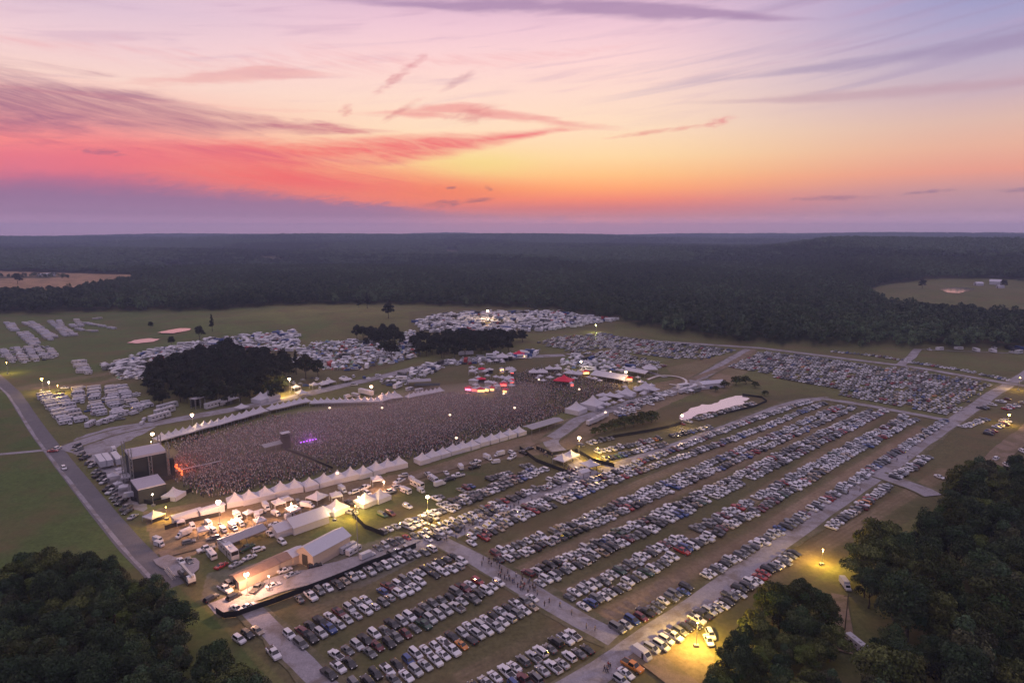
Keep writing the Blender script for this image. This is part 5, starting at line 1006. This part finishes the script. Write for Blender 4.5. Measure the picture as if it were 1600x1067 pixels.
for px, py, lab in ((515,637,'small lit balloon on a pole at the far edge of the crowd'),(597,637,'lit balloon on a pole before the taller far tents'),(703,648,'lit balloon over the middle of the far crowd'),(713,684,'lit balloon over the crowd near the second near tent row'),(527,739,'lit balloon beside the near row of peaked tents'),(804,637,'lit balloon on the right side of the crowd'),(842,593,'lit balloon in front of the left twin tent'),(905,608,'lit balloon right of the red tent'),(946,644,'white lit balloon among the right cluster of tents'),(787,615,'lit balloon in front of the fairground booths'),(954,581,'lit balloon on the far long white tent')):
    x, y = G(px, py, 4.5); o = empty('balloon_light', (x, y)); tag(o, lab, 'balloon light', 'lit balloons over the crowd'); MB().tube((0, 0, 0), (0, 0, 4), .05, n=6).build('mast', M_STEEL, o); b = MB(); b.ball((0, 0, 4.5), .75, 10, 7, .8); b.build('balloon', M_LANT, o, True)
pl = empty('tall_pole', G(560,872)); tag(pl, 'very tall thin pole by the right end of the barn', 'pole'); MB().tube((0, 0, 0), (0, 0, 19), .16, .1, n=7).build('mast', M_STEEL, pl); MB().box((0, 0, 17.5), (2.2, .12, .12)).build('cross_arm', M_STEEL, pl)
pl = empty('utility_pole', G(1320,985)); tag(pl, 'dark utility pole in the clearing of the right wood', 'pole'); MB().tube((0, 0, 0), (0, 0, 11), .15, .1, n=7).build('mast', M_BARK, pl); MB().box((0, 0, 10.4), (2.2, .12, .14)).build('cross_arm', M_BARK, pl)
# ------------------------------------------------------------------ people
M_SKIN = mat('skin', (.42,.27,.2), .6); M_HAIR = mat('dark_hair', (.03,.02,.015), .8)
CLOTH = {'dark': (.03,.03,.04), 'white': (.6,.6,.62), 'red': (.32,.04,.05), 'blue': (.06,.09,.22), 'grey': (.2,.2,.21)}
def figure(stride):
    pts = [(0,0,.95),(0,0,1.18),(0,0,1.42),(0,.01,1.52),(0,.02,1.66),(.0,.03,1.75),(.09,0,.9),(.1,stride*.16,.5),(.1,stride*.3,.07),(.1,stride*.3+.14,.04),(-.09,0,.9),(-.1,-stride*.1,.5),(-.1,-stride*.34,.09),(-.1,-stride*.34+.13,.04),
           (.19,0,1.4),(.25,-stride*.1,1.13),(.25,-stride*.12+.08,.88),(.25,-stride*.12+.12,.8),(-.19,0,1.4),(-.25,stride*.1,1.13),(-.25,stride*.14+.08,.88),(-.25,stride*.14+.12,.8)]
    E = [(0,1),(1,2),(2,3),(3,4),(4,5),(0,6),(6,7),(7,8),(8,9),(0,10),(10,11),(11,12),(12,13),(2,14),(14,15),(15,16),(16,17),(2,18),(18,19),(19,20),(20,21)]
    rad = [.15,.15,.16,.06,.105,.08,.1,.07,.05,.045,.1,.07,.05,.045,.075,.05,.04,.035,.075,.05,.04,.035]
    me = bpy.data.meshes.new('person'); me.from_pydata(pts, E, []); o = bpy.data.objects.new('person', me); COL.objects.link(o)
    o.modifiers.new('skin', 'SKIN')
    for i, r in enumerate(rad): me.skin_vertices[0].data[i].radius = (r, r*.8)
    me.skin_vertices[0].data[0].use_root = True
    dg = bpy.context.evaluated_depsgraph_get(); ev = bpy.data.meshes.new_from_object(o.evaluated_get(dg)); bpy.data.objects.remove(o)
    for m in (mat('shirt_dark', CLOTH['dark'], .9), mat('trousers', (.05,.06,.1), .9), M_SKIN, M_HAIR): ev.materials.append(m)
    for p in ev.polygons:
        z = p.center.z; x = abs(p.center.x); p.material_index = 3 if z > 1.68 or (z > 1.55 and p.center.y < -.03) else 2 if z > 1.47 or (x > .2 and z < 1.12) else 1 if z < .98 else 0
    return ev
FIG = [figure(.0), figure(.7), figure(1.0)]
def person(x, y, rot, c, label, group):
    o = bpy.data.objects.new('person', FIG[random.randrange(3)]); COL.objects.link(o); o.location = (x, y, .12); o.rotation_euler = (0, 0, rot); s = random.uniform(.94, 1.04); o.scale = (s, s, s)
    o.material_slots[0].link = 'OBJECT'; o.material_slots[0].material = mat('shirt_'+c, CLOTH[c], .9); tag(o, label, 'person', group)
def people_on(px, n, spread, where, group, dirs):
    p = [G(*q) for q in px]
    for i in range(n):
        k = random.randrange(len(p)-1); t = random.random(); a = p[k]+(p[k+1]-p[k])*t; d = p[k+1]-p[k]; d /= np.hypot(*d); q = a+np.array([-d[1], d[0]])*random.uniform(-spread, spread)
        c = random.choices(('dark', 'white', 'red', 'blue', 'grey'), (8, 2, 1, 2, 3))[0]
        person(q[0], q[1], atan2(d[1], d[0])+random.choice(dirs)-pi/2+random.gauss(0, .3), c, 'person in %s shirt walking %s' % (c, where), group)
people_on([(795,900),(835,925)], 26, 2.8, 'in the cluster on the cross lane', 'people walking on the cross lane', (0, pi)); people_on([(745,872),(800,905)], 16, 2.8, 'along the upper cross lane', 'people on the upper cross lane', (pi,)); people_on([(835,930),(960,995)], 8, 2.5, 'along the lower cross lane', 'people on the lower cross lane', (0, pi))
people_on([(690,848),(760,810),(860,765),(940,735)], 34, 2.6, 'along the gravel lane to the gate', 'people on the gravel lane', (0,)); people_on([(880,735),(925,742),(935,752)], 22, 3.5, 'at the parking entrance', 'people at the parking entrance', (pi/2,)); people_on([(905,728),(860,715),(838,706)], 24, 2.5, 'between the entrance fences', 'people between the entrance fences', (pi,)); people_on([(920,1062),(960,1035)], 5, 2, 'on the main lane below the crossing', 'people below the crossing', (0,)); people_on([(1440,700),(1300,790)], 5, 2, 'along the main lane', 'people on the main lane', (0,))
def build_crowd():
    rng = np.random.default_rng(5); P = gpoly(CROWD); A = np.array(P); lo, hi = A.min(0), A.max(0); n = 36000; q = rng.uniform(lo, hi, (n*2, 2)); q = q[inpoly(q[:, 0], q[:, 1], P)][:n]
    keep = np.ones(len(q), bool); gn = grain(q[:, 0]*1.1, q[:, 1]*1.1); keep &= rng.random(len(q)) < np.clip(.85+.5*gn, .2, 1)
    ed = seg_dist(q[:, 0], q[:, 1], P+P[:1]); keep &= rng.random(len(q)) < np.clip(ed/11+.22+.3*gn, .1, 1)
    far_end = smooth(0, 1, ((q-G(700,640))@am)/np.hypot(*(G(900,590)-G(700,640)))); keep &= rng.random(len(q)) < 1-.72*far_end
    lane = seg_dist(q[:, 0], q[:, 1], [tuple(G(445,703)), tuple(G(520,733)), tuple(G(545,745))]); keep &= lane > 2.2
    for a, r in ((G(447,700), 4), (G(428,702), 7), (G(226,716), 14), (G(232,762), 10)): keep &= np.hypot(q[:, 0]-a[0], q[:, 1]-a[1]) > r
    keep &= seg_dist(q[:, 0], q[:, 1], [tuple(G(264,742)), tuple(G(347,723))]) > 1.4
    q = q[keep]; b = MB(); b.box((0, 0, .45), (.3, .22, .9), top=1.15); b.cur = 1; b.box((0, 0, 1.18), (.46, .26, .56), top=.75); b.cur = 2; b.box((0, .01, 1.6), (.2, .22, .26), top=.85)
    v = np.array(b.v); f = np.array([x for x in b.f]); fm = np.repeat([0, 1, 2], 8); m = len(q); rot = rng.uniform(0, 6.28, m); s = rng.uniform(.88, 1.06, m)
    X = (v[None, :, 0]*np.cos(rot)[:, None]-v[None, :, 1]*np.sin(rot)[:, None])*s[:, None]+q[:, :1]; Y = (v[None, :, 0]*np.sin(rot)[:, None]+v[None, :, 1]*np.cos(rot)[:, None])*s[:, None]+q[:, 1:]; Z = v[None, :, 2]*s[:, None]+.02+0*X
    pal = 1.12*np.array([(.52,.48,.48), (.075,.06,.065), (.14,.13,.19), (.34,.11,.10), (.24,.21,.22), (.48,.34,.25), (.20,.19,.14), (.50,.30,.28)]); shirt = pal[rng.choice(8, m, p=(.26, .22, .14, .08, .14, .06, .03, .07))]; trou = np.array([(.05,.06,.1), (.25,.22,.18), (.02,.02,.025), (.15,.17,.22)])[rng.integers(0, 4, m)]; skin = np.where(rng.random((m, 1)) < .6, (.40,.26,.19), (.05,.035,.025))
    C = np.where(fm[None, :, None] == 0, trou[:, None], np.where(fm[None, :, None] == 1, shirt[:, None], skin[:, None]))
    o = fast_mesh('crowd', np.stack([X, Y, Z], -1).reshape(-1, 3), (f[None]+np.arange(m)[:, None, None]*24).reshape(-1, 4), mat('crowd_clothes', None, .9, var=.1, attr=True), C.reshape(-1, 3)); tag(o, 'dense concert crowd filling the ground between stage, tents and fairground', 'crowd', kind='stuff'); print('crowd', m)
build_crowd()
def clutter(poly, n, where, group, seed, protos=None):
    rng = np.random.default_rng(seed); P = gpoly(poly); A = np.array(P); lo, hi = A.min(0), A.max(0); pts = []
    for _ in range(n*20):
        q = rng.uniform(lo, hi)
        if len(pts) < n and inpoly(q[:1], q[1:], P)[0] and all(np.hypot(*(q-a)) > 4.6 for a in pts): pts.append(q)
    for q in pts: spawn(CAN, q, rng.uniform(-.3, .3)+ax, 'small white pop-up canopy '+where, 'canopy', group, s=rng.uniform(.8, 1.35))
clutter([(725,612),(735,578),(760,562),(800,556),(812,575),(800,612)], 34, 'among the lit fairground booths', 'canopies at the fairground', 1)
clutter([(830,600),(850,575),(900,562),(960,575),(1000,590),(990,604),(930,598)], 30, 'around the red tent and the long white tent', 'canopies around the red tent', 2)
clutter([(880,655),(915,630),(960,612),(1000,600),(1030,612),(985,630),(930,650)], 22, 'in the tent cluster right of the crowd', 'canopies right of the crowd', 3)
clutter([(262,822),(300,815),(380,806),(470,785),(560,760),(600,752),(560,775),(480,800),(380,830),(290,845)], 9, 'in the lamplit service yard behind the near tents', 'canopies in the service yard', 4)
clutter([(170,738),(190,735),(205,755),(200,770),(185,765)], 6, 'beside the trailers in the backstage yard', 'canopies in the backstage yard', 5)
def yard_vehicles(poly, n, seed, label, group):
    rng = np.random.default_rng(seed); P = gpoly(poly); A = np.array(P); lo, hi = A.min(0), A.max(0); k = 0
    for _ in range(n*40):
        q = rng.uniform(lo, hi)
        if k >= n or not inpoly(q[:1], q[1:], P)[0] or any((q[0]-a)**2+(q[1]-b)**2 < 30 for a, b in SPOTS): continue
        k += 1; pr = random.choice((VAN, BOXT, CARS['suv'], CARS['pickup'], CARS['sedan'], CARS['pickup'])); big = pr in (VAN, BOXT)
        spawn(pr, q, ax+rng.choice([0, pi/2, pi, -pi/2])+rng.normal(0, .25), label, 'vehicle', group, s=.72 if big else 1.0, colour=None if big else paint(random.choice(('white', 'white', 'silver', 'grey', 'black'))))
yard_vehicles([(255,838),(300,826),(420,795),(560,762),(640,742),(668,748),(640,770),(560,800),(430,838),(300,868)], 46, 3, 'work vehicle scattered among the tents of the lamplit service yard', 'work vehicles in the service yard')
yard_vehicles([(640,752),(720,728),(800,704),(832,698),(820,712),(760,728),(660,772)], 24, 4, 'vehicle parked behind the second near row of peaked tents', 'vehicles behind the second tent row')
for k in list(bpy.data.objects):             # prototypes that ended up unused
    if k.parent is None and k.type == 'EMPTY' and 'label' not in k:
        for c in [c for c in bpy.data.objects if c.parent == k]: bpy.data.objects.remove(c)
        bpy.data.objects.remove(k)

def build_dust():
    """pinkish dust hanging low over the trampled crowd ground"""
    m = bpy.data.materials.new('dust_air'); m.use_nodes = True; nt = m.node_tree; nt.nodes.remove(nt.nodes['Principled BSDF'])
    v = nt.nodes.new('ShaderNodeVolumePrincipled'); v.inputs['Color'].default_value = (.95,.78,.76,1); v.inputs['Density'].default_value = .0062
    nt.links.new(v.outputs[0], nt.nodes['Material Output'].inputs['Volume'])
    for px, py, sx, sy, sz in ((600,668,105,36,11),):
        b = MB(); b.ball((0, 0, 0), 1, 24, 12); o = b.build('dust_cloud', m, smooth=True); q = G(px, py); o.location = (q[0], q[1], 2.0); o.rotation_euler = (0, 0, ax); o.scale = (sx*1.2, sy*1.2, sz*1.2); tag(o, 'thin pinkish dust drifting over the middle of the crowd', 'dust', kind='stuff')
build_dust()
